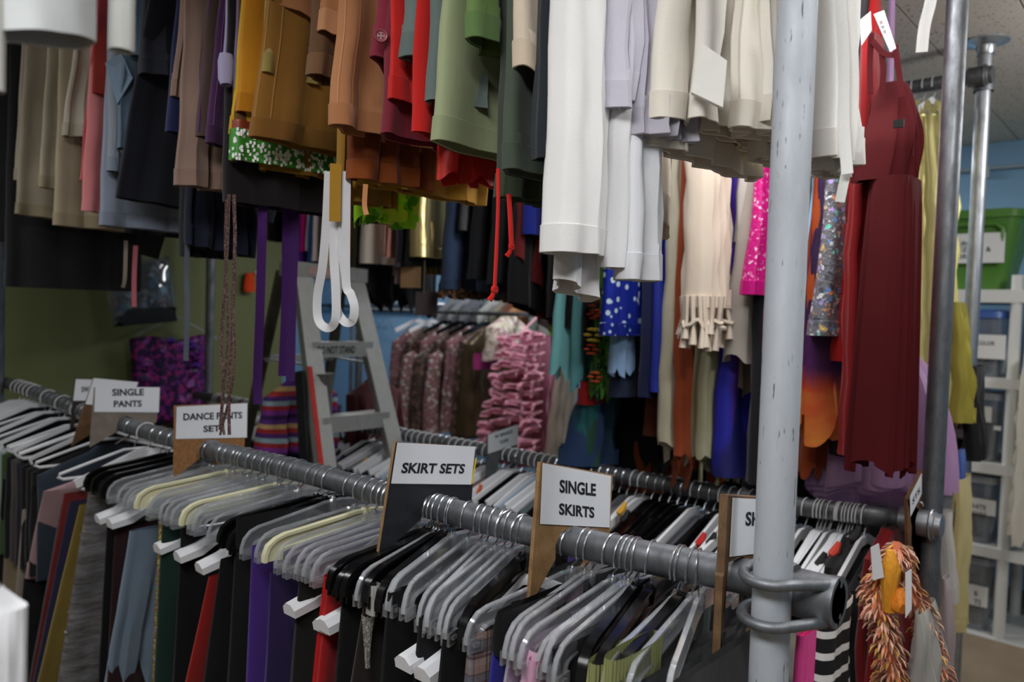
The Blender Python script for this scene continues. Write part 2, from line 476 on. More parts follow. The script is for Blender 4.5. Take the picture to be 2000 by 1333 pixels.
# ================================================================ structure
CEIL = 2.525; VA, VB, VC = 1.01, 2.12, 3.17; ZA, ZB, ZC = 1.148, 1.02, 1.13; ZT = 2.40
def struct(mb, name, mat, parent=None, loc=None):
    o = mb.build(name, mat, parent, loc=loc, smooth=False)
    if parent is None: o['kind'] = 'structure'
    return o
green = paint('#6d7448', 0.12, 2.0); blue = paint('#7ea6c6', 0.08, 1.5)
struct(MB().box((-7.2, -2.6, -0.06), (2.9, 5.02, 0)), 'floor', paint('#8d7c66', 0.25, 4, 0.5))
struct(MB().box((-7.2, 4.92, 0), (2.9, 5.02, CEIL)), 'wall_back', blue)
struct(MB().box((-4.62, -2.6, 0), (-4.5, 2.78, CEIL)), 'wall_left', green)
struct(MB().box((-7.3, 2.78, 0), (-7.2, 5.02, CEIL)), 'wall_far', blue)
struct(MB().box((-7.2, 2.70, 0), (-4.62, 2.78, CEIL)), 'wall_side', blue)
struct(MB().box((2.9, -2.6, 0), (3.0, 5.02, CEIL)), 'wall_right', blue)
struct(MB().box((-4.62, -2.7, 0), (3.0, -2.6, CEIL)), 'wall_front', paint('#a9a79c'))
struct(MB().box((-4.5, -2.6, 0), (-4.485, 2.78, 0.1)), 'baseboard_left', paint('#5a5348'))
struct(MB().box((-4.62, 4.905, 0), (2.9, 4.92, 0.1)), 'baseboard_back', paint('#5a5348'))
nt = NT('acoustic_tile')
vv = nt.vor(70); cc = nt.ramp(vv.outputs['Distance'], [(0.2, lin('#6a5d50')), (0.34, lin('#d6ccc0'))])
n2 = nt.noise(40, 4); sel = nt.ramp(n2.outputs[0], [(0.44, G1(0)), (0.56, G1(1))])
col = nt.mix(sel.outputs[0], lin('#d6ccc0'), cc.outputs[0])
nt.set(Base_Color=col, Roughness=0.95)
ceil = struct(MB().box((-7.2, -2.6, CEIL + 0.012), (2.9, 5.02, CEIL + 0.1)), 'ceiling', paint('#6d655a'))
tile0 = None
for i in range(9):
    for j in range(5):
        x = -1.99 + 0.306 * i; y = 1.2 + 0.7425 * j
        mb = MB().box((x + 0.003, y + 0.001, CEIL), (x + 0.303, y + 0.7415, CEIL + 0.012))
        if tile0 is None: tile0 = struct(mb, 'ceiling_panel', nt.m, ceil); tb = Vector((x, y, 0))
        else:
            t = tile0.copy(); COL.objects.link(t); t.parent = ceil; t.location = Vector((x, y, 0)) - tb
# plain panels for the part of the ceiling over the dark end of the room
struct(MB().box((-7.2, -2.6, CEIL), (-2.0, 5.0, CEIL + 0.012)), 'ceiling_sheet', nt.m, ceil)
struct(MB().box((-2.0, -2.6, CEIL), (2.9, 1.19, CEIL + 0.012)), 'ceiling_sheet', nt.m, ceil)
struct(MB().box((0.78, 1.2, CEIL), (2.9, 5.0, CEIL + 0.012)), 'ceiling_sheet', nt.m, ceil)
# ceiling lamp housings (the lit faces are the area lights)
for k, ((lx, ly), (sx, sy), e) in enumerate(LAMPS):
    f = empty('ceiling_light', (lx, ly, CEIL), ['white box light over the aisle beside the front rack', 'narrow white box light between the front and middle racks', 'dim white box light over the dark end of the aisle', 'white box light before the far blue wall', 'added slim fill light over the floral jackets', 'added fill light in the alcove past the green wall'][k], 'light')
    MB().box((lx - sx / 2 - 0.02, ly - sy / 2 - 0.02, CEIL - 0.018), (lx + sx / 2 + 0.02, ly + sy / 2 + 0.02, CEIL - 0.001)).build('housing', plastic('#e8e8e4'), f)
for k, ((lx, ly), e) in enumerate(GLOBES):
    f = empty('pendant_lamp', (lx, ly, CEIL), ['bare globe lamp on a short stem past the front rack', 'bare globe lamp on a short stem before the shelving unit'][k], 'light')
    MB().lathe([(0, 0), (0.05, 0), (0.05, -0.02), (0.012, -0.03), (0.012, -0.10), (0.03, -0.105), (0.03, -0.13), (0, -0.13)], (lx, ly, CEIL - 0.001), 16).build('stem', plastic('#e0e0dc'), f)

# ================================================================ pipe racks
galv = metal('#85888c', 0.42, 0.5, 26, 0.8); galv2 = metal('#b4b7bc', 0.36, 0.35, 30, 0.95)
postm = metal('#c6cbd2', 0.5, 0.22, 8, 0.4, scratch=True); darkpipe = metal('#7b7d80', 0.45, 0.5, 22, 0.85)
def pipe(p, q, r, name, mat, parent, n=28, hollow=False):
    mb = MB(); 
    p = Vector(p); q = Vector(q); d = (q - p).normalized()
    if hollow:
        mb.tube([p, p + d * 0.0005, q - d * 0.0005, q, q, q - d * 0.03], [r * 0.98, r, r, r * 0.98, r * 0.86, r * 0.86], n, caps=False)
    else: mb.tube([p, p + d * 0.001, q - d * 0.001, q], [r * 0.96, r, r, r * 0.96], n)
    return mb.build(name, mat, parent)
def torus_path(c, r, n=28, ax='z', sq=1.0):
    return [Vector(c) + (Vector((r * math.cos(2 * PI * i / n), r * sq * math.sin(2 * PI * i / n), 0)) if ax == 'z' else Vector((0, r * math.cos(2 * PI * i / n), r * math.sin(2 * PI * i / n)))) for i in range(n)]
pn = onv(1529, 666, 0.962); PAx = pn.x; PAv = 0.962
RA = empty('clothes_rack', (PAx, PAv, 0), 'galvanized pipe rack with the thick scuffed post and the skirt signs', 'rack', 'pipe clothes racks')
pipe((PAx, PAv, 0), (PAx, PAv, CEIL), 0.0246, 'post', postm, RA, 36)
fa = onv(16, 640, 1.0); FAx = fa.x
pipe((FAx, 0.962, 0), (FAx, 0.962, CEIL), 0.0246, 'post', galv, RA)
ZAT = [(-3.9, 1.140), (-3.47, 1.1375), (-2.9, 1.115), (-2.57, 1.106), (-1.96, 1.106), (-1.52, 1.118), (-1.07, 1.121), (-0.75, 1.127), (-0.49, 1.1436), (-0.36, 1.152), (0.2, 1.158)]
def zA(u):
    for (a, za), (b, zb_) in zip(ZAT, ZAT[1:]):
        if a <= u <= b: return za + (zb_ - za) * (u - a) / (b - a)
    return ZAT[0][1] if u < 0 else ZAT[-1][1]
us_ = [FAx - 0.05 + (PAx + 0.1 - FAx) * i / 60 for i in range(61)]
zs_ = [sum(zA(u + d) for d in (-.12, -.06, 0, .06, .12)) / 5 for u in us_]
MB().tube([(u, VA, z) for u, z in zip(us_, zs_)], 0.0246, 32).build('rail', galv, RA)
pipe((FAx - 0.05, VA, ZT), (PAx + 0.05, VA, ZT), 0.0246, 'rail', galv, RA, 28)
for x in (PAx, FAx): MB().lathe([(0.0, 0), (0.055, 0), (0.055, 0.012), (0.03, 0.02), (0.028, 0.05)], (x, PAv, 0)).build('floor_flange', galv, RA)
# clamp: two bent rods round the post holding a short socket
cl = MB()
for dz in (0.027, -0.026):
    pth = []
    for i in range(25):
        a = math.radians(58 + i * (360 - 88) / 24)
        pth.append(Vector((PAx + 0.036 * math.cos(a), PAv + 0.036 * math.sin(a), ZA + dz + 0.004 * math.sin(a))))
    s_ = 1 if dz > 0 else -1
    a0 = [Vector((PAx + 0.060, PAv + 0.016, ZA + dz * 0.9)), Vector((PAx + 0.066, PAv + 0.045, ZA + dz * 0.75))]
    a1 = [Vector((PAx - 0.01, PAv + 0.055, ZA + dz)), Vector((PAx - 0.02, PAv + 0.08, ZA + dz * .9))]
    cl.tube(list(reversed(pth)) [0:0] + pth[::1] + a0, 0.0075, 10)
clo = cl.build('clamp_ring', galv, RA)
sk = MB().tube([Vector((PAx + 0.012 + i, VA - 0.012, ZA)) for i in (0.0, 0.004, 0.052, 0.058, 0.060, 0.060, 0.057, 0.02)], [0.028, 0.031, 0.031, 0.033, 0.033, 0.0255, 0.0245, 0.0245], 28, caps=False)
sk.build('socket', galv, RA)

def end_fit(rack, x, v, z, r=0.024, mat=galv2, wing=True, L=0.062):
    m = MB().tube([Vector((x - L, v, z)), Vector((x - L + 0.004, v, z)), Vector((x + 0.02, v, z)), Vector((x + 0.022, v, z)), Vector((x + 0.035, v, z)), Vector((x + 0.037, v, z))], [r * 1.0, r * 1.25, r * 1.25, r * 1.12, r * 1.12, r * 0.6], 24)
    m.build('fitting', mat, rack)
    MB().tube(torus_path((x + 0.012, v - 0.0, z), r * 1.32, 24, 'x'), 0.0035, 6, loop=True).build('collar', mat, rack)
    if wing:
        g = MB().tube([Vector((x - 0.028, v - 0.004, z + r * 1.2)), Vector((x - 0.028, v - 0.004, z + r * 1.2 + 0.016))], 0.006, 10)
        g.tube([Vector((x - 0.028 + 0.020 * math.cos(a), v - 0.004, z + r * 1.2 + 0.010 + 0.010 * abs(math.sin(a * 2)))) for a in [i * PI / 10 for i in range(11)]], 0.0025, 6)
        g.build('wing_nut', mat, rack)
pb_ = onv(1835, 700, VB); PBx = pb_.x
RB = empty('clothes_rack', (PBx, VB, 0), 'galvanized pipe rack carrying the red and gold dresses, behind the front rack', 'rack', 'pipe clothes racks')
pipe((PBx, VB, 0), (PBx, VB, CEIL), 0.0243, 'post', galv, RB, 32)
pipe((-4.2, VB, 0), (-4.2, VB, CEIL), 0.0243, 'post', galv, RB, 16)
zb = onv(1822, 1022, VB).z
ZBT = [(-4.4, 0.985), (-2.4, 0.988), (-1.2, 0.992), (-0.78, 1.002), (-0.6, 1.014), (-0.46, 1.025), (0.3, 1.03)]
def zB(u):
    for (a, za), (b, zb_) in zip(ZBT, ZBT[1:]):
        if a <= u <= b: return za + (zb_ - za) * (u - a) / (b - a)
    return ZBT[0][1] if u < 0 else ZBT[-1][1]
MB().tube([(-4.25 + (PBx + 4.25) * i / 40, VB - 0.049, zB(-4.25 + (PBx + 4.25) * i / 40)) for i in range(41)], 0.0243, 24).build('rail', darkpipe, RB)
pipe((-4.25, VB + 0.049, ZT), (PBx + 0.03, VB + 0.049, ZT), 0.0243, 'rail', galv, RB, 24)
end_fit(RB, PBx, VB - 0.049, ZB, 0.026)
MB().lathe([(0.0, 0), (0.055, 0), (0.055, 0.012), (0.03, 0.02), (0.028, 0.05)], (PBx, VB, 0)).build('floor_flange', galv, RB)
pc_ = onv(1904, 500, VC); PCx = pc_.x
RC = empty('clothes_rack', (PCx, VC, 0), 'galvanized pipe rack flanged to the ceiling before the shelving unit', 'rack', 'pipe clothes racks')
pipe((PCx, VC, 0), (PCx, VC, CEIL - 0.01), 0.0243, 'post', galv2, RC, 28)
MB().lathe([(0.027, -0.05), (0.03, -0.045), (0.032, -0.02), (0.045, -0.012), (0.075, -0.006), (0.075, 0.0), (0.0, 0.0)], (PCx, VC, CEIL), 28).build('ceiling_flange', metal('#c9ccd0', 0.25, 0.2), RC)
pipe((-4.2, VC, 0), (-4.2, VC, CEIL), 0.0243, 'post', galv, RC, 12)
zc2 = onv(1912, 156, VC).z
pipe((-4.2, VC - 0.04, zc2), (PCx, VC - 0.04, zc2), 0.0243, 'rail', darkpipe, RC, 24)
end_fit(RC, PCx, VC - 0.045, zc2, 0.027, darkpipe, wing=False, L=0.045)
MB().lathe([(0.033, -0.045), (0.034, -0.02), (0.034, 0.03), (0.03, 0.035)], (PCx, VC, zc2), 20).build('tee', darkpipe, RC)
zc1 = onv(1893, 840, VC).z
pipe((-2.2, VC - 0.049, zc1), (PCx, VC - 0.049, zc1), 0.0243, 'rail', darkpipe, RC, 24)
pipe((-2.15, VC, 0), (-2.15, VC, CEIL), 0.0243, 'post', galv, RC, 12)
end_fit(RC, PCx, VC - 0.049, zc1, 0.026)
MB().lathe([(0.0, 0), (0.055, 0), (0.055, 0.012), (0.03, 0.02), (0.028, 0.05)], (PCx, VC, 0)).build('floor_flange', galv, RC)

# ================================================================ wall conduit
c1 = onv(1872, 334, 4.88); 
cn = empty('conduit', (c1.x, 4.88, c1.z), 'thin grey conduit clipped along the far blue wall', 'pipe')
pipe((c1.x - 0.2, 4.885, c1.z), (2.7, 4.885, c1.z), 0.011, 'tube', paint('#93a3ae'), cn, 12)
for x in (c1.x + 0.12, c1.x + 0.9): MB().box((x, 4.872, c1.z - 0.05), (x + 0.03, 4.92, c1.z + 0.014)).build('clip', plastic('#b4bcc2'), cn)

# ================================================================ shelving unit and bins
VS0, VS1 = 4.30, 4.78; SX0 = onv(1772, 700, VS0).x; SX1 = onv(2150, 700, VS0).x
ph = onv(1978, 700, VS0).x
white = plastic('#dcdcd8', 0.45)
su = empty('shelving_unit', (SX0, VS0, 0), 'white plastic shelving unit of storage bins before the blue wall', 'shelf')
SZ = [onv(1930, y, VS0).z for y in (566, 738, 906, 1070, 1246)]
ST = [0.062, 0.05, 0.05, 0.05, 0.05]
for z, t in zip(SZ, ST):
    mb = MB().box((SX0, VS0, z - t), (SX1, VS1, z))
    mb.build('shelf', white, su, smooth=False)
for x in (SX0 + 0.03, ph + 0.0, SX1 - 0.03):
    for v in (VS0 - 0.002, VS1 - 0.05):
        if v < 4.5 and abs(x - ph) < 0.01: pass
        for i in range(len(SZ)):
            lo = SZ[i + 1] if i + 1 < len(SZ) else 0.0
            hi = SZ[i] - ST[i] if i > 0 else SZ[0] + 0.07
            MB().tube([(x, v + 0.03, lo), (x, v + 0.03, hi)], 0.026, 12).build('leg', white, su)
def bin_(name, label, x0, x1, z0, h, bodym, lidm, lidh=0.02, taper=0.04, v0=VS0 + 0.03, v1=VS1 - 0.03, handle=False, content=None, rim=0.015):
    o = empty(name, ((x0 + x1) / 2, (v0 + v1) / 2, z0), label, 'storage bin', 'bins on the white shelving unit')
    def loop(e, r, z, n=6):
        pts = []
        for cx, cy, a0 in ((x1 - e - r, v0 + e + r, -90), (x1 - e - r, v1 - e - r, 0), (x0 + e + r, v1 - e - r, 90), (x0 + e + r, v0 + e + r, 180)):
            for i in range(n + 1):
                a = math.radians(a0 + 90 * i / n); pts.append(Vector((cx + r * math.cos(a), cy + r * math.sin(a), z)))
        return pts
    mb = MB()
    L = [loop(taper, 0.04, z0), loop(taper * 0.55, 0.045, z0 + h * 0.45), loop(0.012, 0.05, z0 + h - lidh), loop(0.014, 0.05, z0 + h - lidh), loop(taper * 0.6, 0.045, z0 + h * 0.45), loop(taper + 0.003, 0.04, z0 + 0.004)]
    m = len(L[0])
    for l in L: mb.v += l
    for a in range(5):
        for i in range(m):
            j = (i + 1) % m; mb.f.append([a * m + i, a * m + j, (a + 1) * m + j, (a + 1) * m + i])
    mb.f.append(list(range(m))[::-1]); mb.f.append(list(range(5 * m, 6 * m)))
    mb.build('tub', bodym, o)
    lm = MB().quadbox(loop(0, 0.055, z0 + h - lidh - 0.008), loop(0.004, 0.055, z0 + h)); lm.quadbox(loop(0.03, 0.05, z0 + h), loop(0.036, 0.05, z0 + h + 0.008))
    lm.build('lid', lidm, o)
    if handle:
        xc = x0 + (x1 - x0) * 0.42; ww = 0.16
        pth = [Vector((xc - ww, v0 + 0.013, z0 + h * 0.60)), Vector((xc - ww, v0 + 0.007, z0 + h * 0.76)), Vector((xc - ww + 0.03, v0 + 0.005, z0 + h * 0.82)), Vector((xc + ww - 0.03, v0 + 0.005, z0 + h * 0.82)), Vector((xc + ww, v0 + 0.007, z0 + h * 0.76)), Vector((xc + ww, v0 + 0.013, z0 + h * 0.60))]
        MB().tube(pth, 0.012, 8).build('handle', bodym, o)
    return o
def label_on(o, pa, pb, v, mat=None, lines=()):
    """paper label on plane y=v, corners pixel pa (top-left), pb (bottom-right)"""
    A = onv(pa[0], pa[1], v); B = onv(pb[0], pb[1], v)
    MB().box((A.x, v, B.z), (B.x, v + 0.003, A.z)).build('label', mat or plastic('#dfdfdc', 0.8), o, smooth=False)
    for s, a, b, c in lines:
        o3 = onv(a[0], a[1], v - 0.001); ex = onv(b[0], b[1], v - 0.001) - o3; ex.z = 0; ey = Vector((0, 0, (onv(a[0], c, v - 0.001) - o3).z))
        text3(o, s, o3, ex, ey, plastic('#16181c', 0.8), 'lettering', 0.01)
ink = plastic('#16181c', 0.8)
bx0 = onv(1800, 560, VS0).x; bx1 = onv(1997, 420, VS0).x
zt = onv(1925, 408, VS0).z
b1 = bin_('storage_bin', 'big green lidded tote on the top shelf of the white shelving', bx0, bx1, SZ[0], zt - SZ[0], plastic('#4f8030', 0.4), plastic('#4f8030', 0.4), 0.03, 0.075, handle=True)
label_on(b1, (1855, 458), (1961, 513), VS0 + 0.032, None, [('BURGU', (1863, 482), (1907, 481), 472), ('BIKETAR  &', (1860, 493.5), (1935, 492.5), 484), ('DRESS', (1870, 506), (1908, 505), 497)])
cb = clearplastic('#dfe5ec', dens=0.12)
def content(o, cols, x0, x1, z0, h, seed):
    r = random.Random(seed)
    for i, c in enumerate(cols):
        cx = x0 + (x1 - x0) * (i + 0.5) / len(cols); mb = MB(); prof = []
        n = 10; m = 7; hh = h * r.uniform(0.75, 1.0); ww = (x1 - x0) / len(cols) * 0.62
        for a in range(m):
            t = PI * a / (m - 1)
            for b in range(n):
                an = 2 * PI * b / n; k = 1 + 0.13 * math.sin(3 * an + a * 1.7 + i)
                mb.v.append(Vector((cx + ww * math.sin(t) ** 0.6 * math.cos(an) * k, 4.54 + 0.17 * math.sin(t) ** 0.6 * math.sin(an) * k, z0 + 0.008 + hh / 2 - hh / 2 * math.cos(t))))
        for a in range(m - 1):
            for b in range(n):
                e = (b + 1) % n; mb.f.append([a * n + b, a * n + e, (a + 1) * n + e, (a + 1) * n + b])
        p = mb.build('folded_costume', fab(c, wr=1.0), o)
xr = onv(1977, 650, VS0).x - 0.03
def bin2(label, y0, y1, lid, cols, seed, px1=1957):
    z1 = onv(1930, y0, VS0).z; 
    iz = max(i for i in range(5) if onv(1930, y1, VS0).z < SZ[i] + 0.12 and SZ[i] < z1) if False else None
    zz = [z for z in SZ if z < z1 - 0.1][0]
    x1 = onv(px1, 800, VS0).x
    o = bin_('storage_bin', label, bx0, x1, zz, z1 - zz, cb, lid, 0.025, 0.03)
    content(o, cols, bx0 + 0.04, x1 - 0.04, zz, (z1 - zz) * 0.72, seed)
    return o
b2 = bin2('clear bin with blue lid and feathery multicolour contents, under the green tote', 608, 730, plastic('#3b5fa8', 0.3), ['#2b4a86', '#b9552f', '#c24a30', '#d9b24a', '#35436b'], 3)
label_on(b2, (1870, 652), (1963, 703), VS0 + 0.028, None, [('MULTI - COLOR', (1866, 672), (1943, 671), 664), ('ARE', (1881, 686), (1908, 685), 677)])
b3 = bin2('clear bin of pink and dark costumes, on the third shelf down', 770, 905, clearplastic('#c9d2da', dens=0.3), ['#3d4656', '#c58a80', '#b57a72', '#46505e', '#2c313c'], 5, 1960)
label_on(b3, (1908, 793), (1936, 826), VS0 + 0.028); label_on(b3, (1941, 832), (1955, 842), VS0 + 0.028)
b4 = bin2('clear bin of folded white dresses, on the fourth shelf down', 936, 1070, clearplastic('#dfe2e2', dens=0.3), ['#d8d2c4', '#e0dbd0', '#d3ccbd', '#dcd8cf'], 7)
label_on(b4, (1885, 970), (1944, 1010), VS0 + 0.028, None, [('WHITE', (1886, 991), (1926, 990), 982), ('DRESSES', (1873, 1002.5), (1927, 1001.5), 994)])
b5 = bin2('clear bin of pale grey costumes with blue corner, on the lowest shelf', 1098, 1240, clearplastic('#c4ccd2', dens=0.3), ['#8d8a86', '#a09a94', '#777c84', '#9c9690'], 9)
label_on(b5, (1880, 1138), (1928, 1189), VS0 + 0.028, None, [('&', (1902, 1163), (1910, 1163), 1154), ('TS', (1902, 1180), (1916, 1180), 1170)])
# pale costume that hangs over the end of the shelving
p0 = ont(1985, 690, 3.45)
sg = cloth('hanging_gown', None, None, p0.y, 0.34, 0.07, fab('#d9d3c4'), pt3=(p0.x + 0.02, p0.y, p0.z), pb3=(ont(1978, 1045, 3.45).x, p0.y, ont(1978, 1045, 3.45).z), amp=0.02, k=5, flare=0.1, jag=0.04, thtop=0.04)
tag(sg, 'cream gathered gown hanging off the end of the white shelving', 'dress')
MB().tube([Vector((p0.x + 0.03, p0.y + 0.17, p0.z - 0.03)), Vector((p0.x + 0.03, p0.y + 0.17, p0.z + 0.42)), Vector((p0.x + 0.03, VS0 + 0.1, p0.z + 0.44))], 0.004, 6).build('strap', fab('#d9d3c4'), sg)
# ================================================================ signs on the front rail
tan = wood('#a98458', '#8a673f'); cork = wood('#a87848', '#8a5f38', 120); greyboard = wood('#8f8378', '#7b7068'); blackboard = plastic('#1c1f24', 0.5); brownb = wood('#7a5734', '#5c4026')
paper = plastic('#e6e9ee', 0.75)
def board(label, TL, TR, c, pr, tL, tR, mat, pap, texts, U=None, face=None, group='size and kind signs on the front rail', v=VA, thick=0.007, papmat=None, name='sign_board'):
    if U is None: U = onv(c[0], c[1], v).x
    cx, cy = c
    px = [TL, TR, (TR[0] - 0.05 * (TR[0] - TL[0]), cy - 0.3 * pr), tR, (cx + pr, cy + .8 * pr), (cx + pr, cy), (cx + .7 * pr, cy - .75 * pr), (cx, cy - 1.05 * pr), (cx - .7 * pr, cy - .75 * pr), (cx - pr, cy), (cx - pr, cy + .8 * pr), tL]
    if c[0] is None: px = [TL, TR, tR, tL]
    pts = [onu(a, b, U) for a, b in px]
    o = empty(name, pts[0], label, 'sign', group)
    MB().quadbox([p + Vector((-thick, 0, 0)) for p in pts], pts).build('board', mat, o, smooth=False)
    if face: MB().quadbox([p + Vector((0.0001, 0, 0)) for p in pts], [p + Vector((0.0009, 0, 0)) for p in pts]).build('face', face, o, smooth=False)
    q = [onu(a, b, U + 0.0012) for a, b in (pap[0], pap[1], pap[3], pap[2])]
    MB().quadbox(q, [p + Vector((0.0006, 0, 0)) for p in q]).build('paper', papmat or paper, o, smooth=False)
    for s, a, b, t in texts: text_part(o, s, a, b, t, U + 0.0022, ink)
    return o
board('brown pointed board with white paper reading single skirts, hooked over the front rail', (1056, 903), (1197, 928), (1118, 1066), 33, (1033, 1190), (1092, 1170), tan,
      [(1060, 905), (1193, 930), (1055, 1024), (1190, 1031)], [('SINGLE', (1093, 963), (1164, 970), (1093, 937)), ('SKIRTS', (1092, 1006), (1161, 1013), (1092, 983))])
sb = board('black board with tan edge and white paper reading skirt sets, on the front rail', (773, 864), (928, 874), (850, 992), 28, (738, 1092), (795, 1085), tan,
      [(776, 865), (928, 873), (764, 945), (920, 947)], [('SKIRT SETS', (783, 925), (906, 926), (787, 904))], face=blackboard)
q_ = [onu(a, b, onv(850, 992, VA).x + .0012) for a, b in ((928.5, 895), (931, 895), (922.5, 946), (919.5, 946))]
MB().quadbox(q_, [p + Vector((.0007, 0, 0)) for p in q_]).build('yellow_edge', plastic('#e3c21f', .6), sb, smooth=False)
board('cork brown board with white paper reading dance pants sets, on the front rail', (342, 793), (484, 788), (410, 880), 20, (340, 935), (390, 930), cork,
      [(345, 795), (483, 788), (343, 858), (482, 855)], [('DANCE PANTS', (358, 822), (473, 818), (358, 808)), ('SETS', (397, 845), (439, 843), (397, 832))])
board('grey board with white paper reading single pants, on the front rail', (185, 757), (312, 757), (246, 830), 17, (176, 874), (226, 868), greyboard,
      [(186, 756), (312, 757), (184, 805), (310, 806)], [('SINGLE', (219, 774), (281, 773), (219, 760)), ('PANTS', (222, 796), (277, 795), (222, 783))])
board('leaning brown board with blank paper just behind the single pants sign', (183, 739), (270, 747), (205, 828), 14, (140, 872), (190, 866), brownb,
      [(183, 739), (270, 747), (167, 790), (250, 797)], [])
board('dark board with white paper starting with the letters SW, last sign on the front rail', (147, 740), (190, 742), (162, 806), 13, (134, 872), (150, 866), wood('#3a3228', '#2a241e'),
      [(148, 741), (188, 742), (143, 783), (182, 783)], [('SW', (159, 767), (174, 766), (159, 756))])
board('worn brown board with paper starting SH, half behind the thick front post', (1422, 968), (1510, 973), (1450, 1128), 38, (1405, 1320), (1470, 1250), wood('#7d5f3f', '#5b432c'),
      [(1431, 973), (1508, 977), (1425, 1088), (1502, 1079)], [('SH', (1456, 1028), (1484, 1028), (1457, 1000))], thick=0.012)
board('small grey board reading W single tops, on the middle rack behind the skirt sets sign', (953, 850), (1012, 830), (985, 905), 12, (950, 960), (1000, 955), wood('#4f5458', '#3d4145'),
      [(953, 850), (1012, 830), (953, 887), (1011, 868)], [('W SINGLE', (966, 858), (1001, 846), (966, 851)), ('TOPS', (976, 869), (993, 863), (976, 862))], v=VB - .049, papmat=plastic('#b9bdc0', 0.8), group='signs on the rear racks')
board('brown board edge-on with a small white paper, on the middle rail beside its post', (1772, 975), (1803, 918), (1795, 1015), 14, (1775, 1190), (1803, 1160), wood('#7a5230', '#5d3d22'),
      [(1777, 970), (1800, 925), (1778, 1010), (1800, 965)], [('STS', (1782, 988), (1797, 962), (1782, 976))], v=VB - .049, group='signs on the rear racks')
board('narrow brown board with blank pale paper by the coupling of the ceiling-flanged rack', (1868, 770), (1886, 790), (1876, 838), 9, (1862, 890), (1874, 880), wood('#7a5a44', '#5d4331'),
      [(1869, 773), (1885, 794), (1868, 812), (1884, 824)], [], v=VC - .049, papmat=plastic('#b4b6bb', .8), group='signs on the rear racks')

# ================================================================ step ladder
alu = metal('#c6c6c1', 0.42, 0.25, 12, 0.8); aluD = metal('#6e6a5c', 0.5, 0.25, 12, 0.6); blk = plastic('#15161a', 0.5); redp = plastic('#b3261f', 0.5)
UL0, UL1 = -2.64, -2.42
FLt = onu(584, 530, UL0); FLb = onu(626, 880, UL1); FRt = onu(686, 542, UL0); FRb = onu(765, 880, UL1)
def ext(a, b, z): return a + (b - a) * ((z - a.z) / (b.z - a.z))
LD = empty('step_ladder', (ext(FLt, FLb, 0) + ext(FRt, FRb, 0)) / 2, 'aluminium step ladder open behind the front rack, before the green and blue walls', 'ladder')
for a, b, nm in ((FLt, FLb, 0), (FRt, FRb, 1)):
    q = ext(a, b, 0.0)
    MB().bar(a, q, 0.026, 0.055, (0, 1, 0)).bar(a + Vector((0.03, 0, 0)), q + Vector((0.03, 0, 0)), 0.012, 0.075, (0, 1, 0)).build('side_rail', alu, LD, smooth=False)
    MB().box((q.x - 0.03, q.y - 0.03, 0), (q.x + 0.06, q.y + 0.03, 0.04)).build('rubber_foot', blk, LD, smooth=False)
def onrail(a, b, y, x, U0=UL0, U1=UL1):
    # height where the rail passes image row y
    best = min((abs(pix(ext(a, b, z)).y - y), z) for z in [0.02 * i for i in range(0, 85)])
    return best[1]
def pix(p):
    c = CROT.transposed() @ (Vector(p) - CAM)
    return Vector((1000 + F * c.x / -c.z, 666.5 - F * c.y / -c.z))
zs = onrail(FLt, FLb, 681, 593); zs2 = onrail(FLt, FLb, 831, 609)
dz = zs - zs2
for k in range(6):
    z = zs - dz * k
    if z < 0.1: break
    a = ext(FLt, FLb, z); b = ext(FRt, FRb, z)
    st = MB().quadbox([a + Vector((-0.05, 0, -0.03)), a + Vector((0.035, 0, -0.03)), b + Vector((0.035, 0, -0.03)), b + Vector((-0.05, 0, -0.03))], [a + Vector((-0.05, 0, 0.03)), a + Vector((0.035, 0, 0.03)), b + Vector((0.035, 0, 0.03)), b + Vector((-0.05, 0, 0.03))])
    so = st.build('step', alu, LD, smooth=False)
    if k == 0:
        e = (b - a); text3(so, 'DO NOT STAND', a + Vector((0.0365, 0, -0.016)) + e * 0.06, e * 0.62, Vector((0, 0, 0.03)), ink, 'lettering', 0.02)
capo = MB().quadbox([FLt + Vector((-0.06, -0.05, -0.02)), FLt + Vector((0.045, -0.05, -0.02)), FRt + Vector((0.045, 0.05, -0.02)), FRt + Vector((-0.06, 0.05, -0.02))], [FLt + Vector((-0.06, -0.05, 0.035)), FLt + Vector((0.045, -0.05, 0.035)), FRt + Vector((0.045, 0.05, 0.035)), FRt + Vector((-0.06, 0.05, 0.035))])
capo.build('top_cap', alu, LD, smooth=False)
e = FRt - FLt
MB().quadbox([FLt + Vector((.0455, 0, -.01)) + e * .05, FLt + Vector((.0455, 0, .02)) + e * .05, FRt + Vector((.0455, 0, .02)) - e * .2, FRt + Vector((.0455, 0, -.01)) - e * .2], [FLt + Vector((.0465, 0, -.01)) + e * .05, FLt + Vector((.0465, 0, .02)) + e * .05, FRt + Vector((.0465, 0, .02)) - e * .2, FRt + Vector((.0465, 0, -.01)) - e * .2]).build('warning_label', plastic('#b99a96', .7), LD, smooth=False)
RLt = FLt + Vector((-0.09, -0.02, 0.0)); RRt = FRt + Vector((-0.09, 0.02, 0.0))
RLb = onu(505, 745, -3.02); RRb = onu(640, 760, -3.02)
for a, b in ((RLt, RLb), (RRt, RRb)):
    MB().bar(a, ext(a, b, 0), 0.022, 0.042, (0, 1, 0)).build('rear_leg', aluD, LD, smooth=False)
za = onrail(RLt, RLb, 697, 510)
MB().bar(ext(RLt, RLb, za), ext(RRt, RRb, za), 0.02, 0.03).build('rear_brace', alu, LD, smooth=False)
for a, b, c, d in ((FLt, FLb, RLt, RLb), (FRt, FRb, RRt, RRb)):
    MB().bar(ext(a, b, za), ext(c, d, za), 0.006, 0.022, (0, 1, 0)).build('spreader', alu, LD, smooth=False)
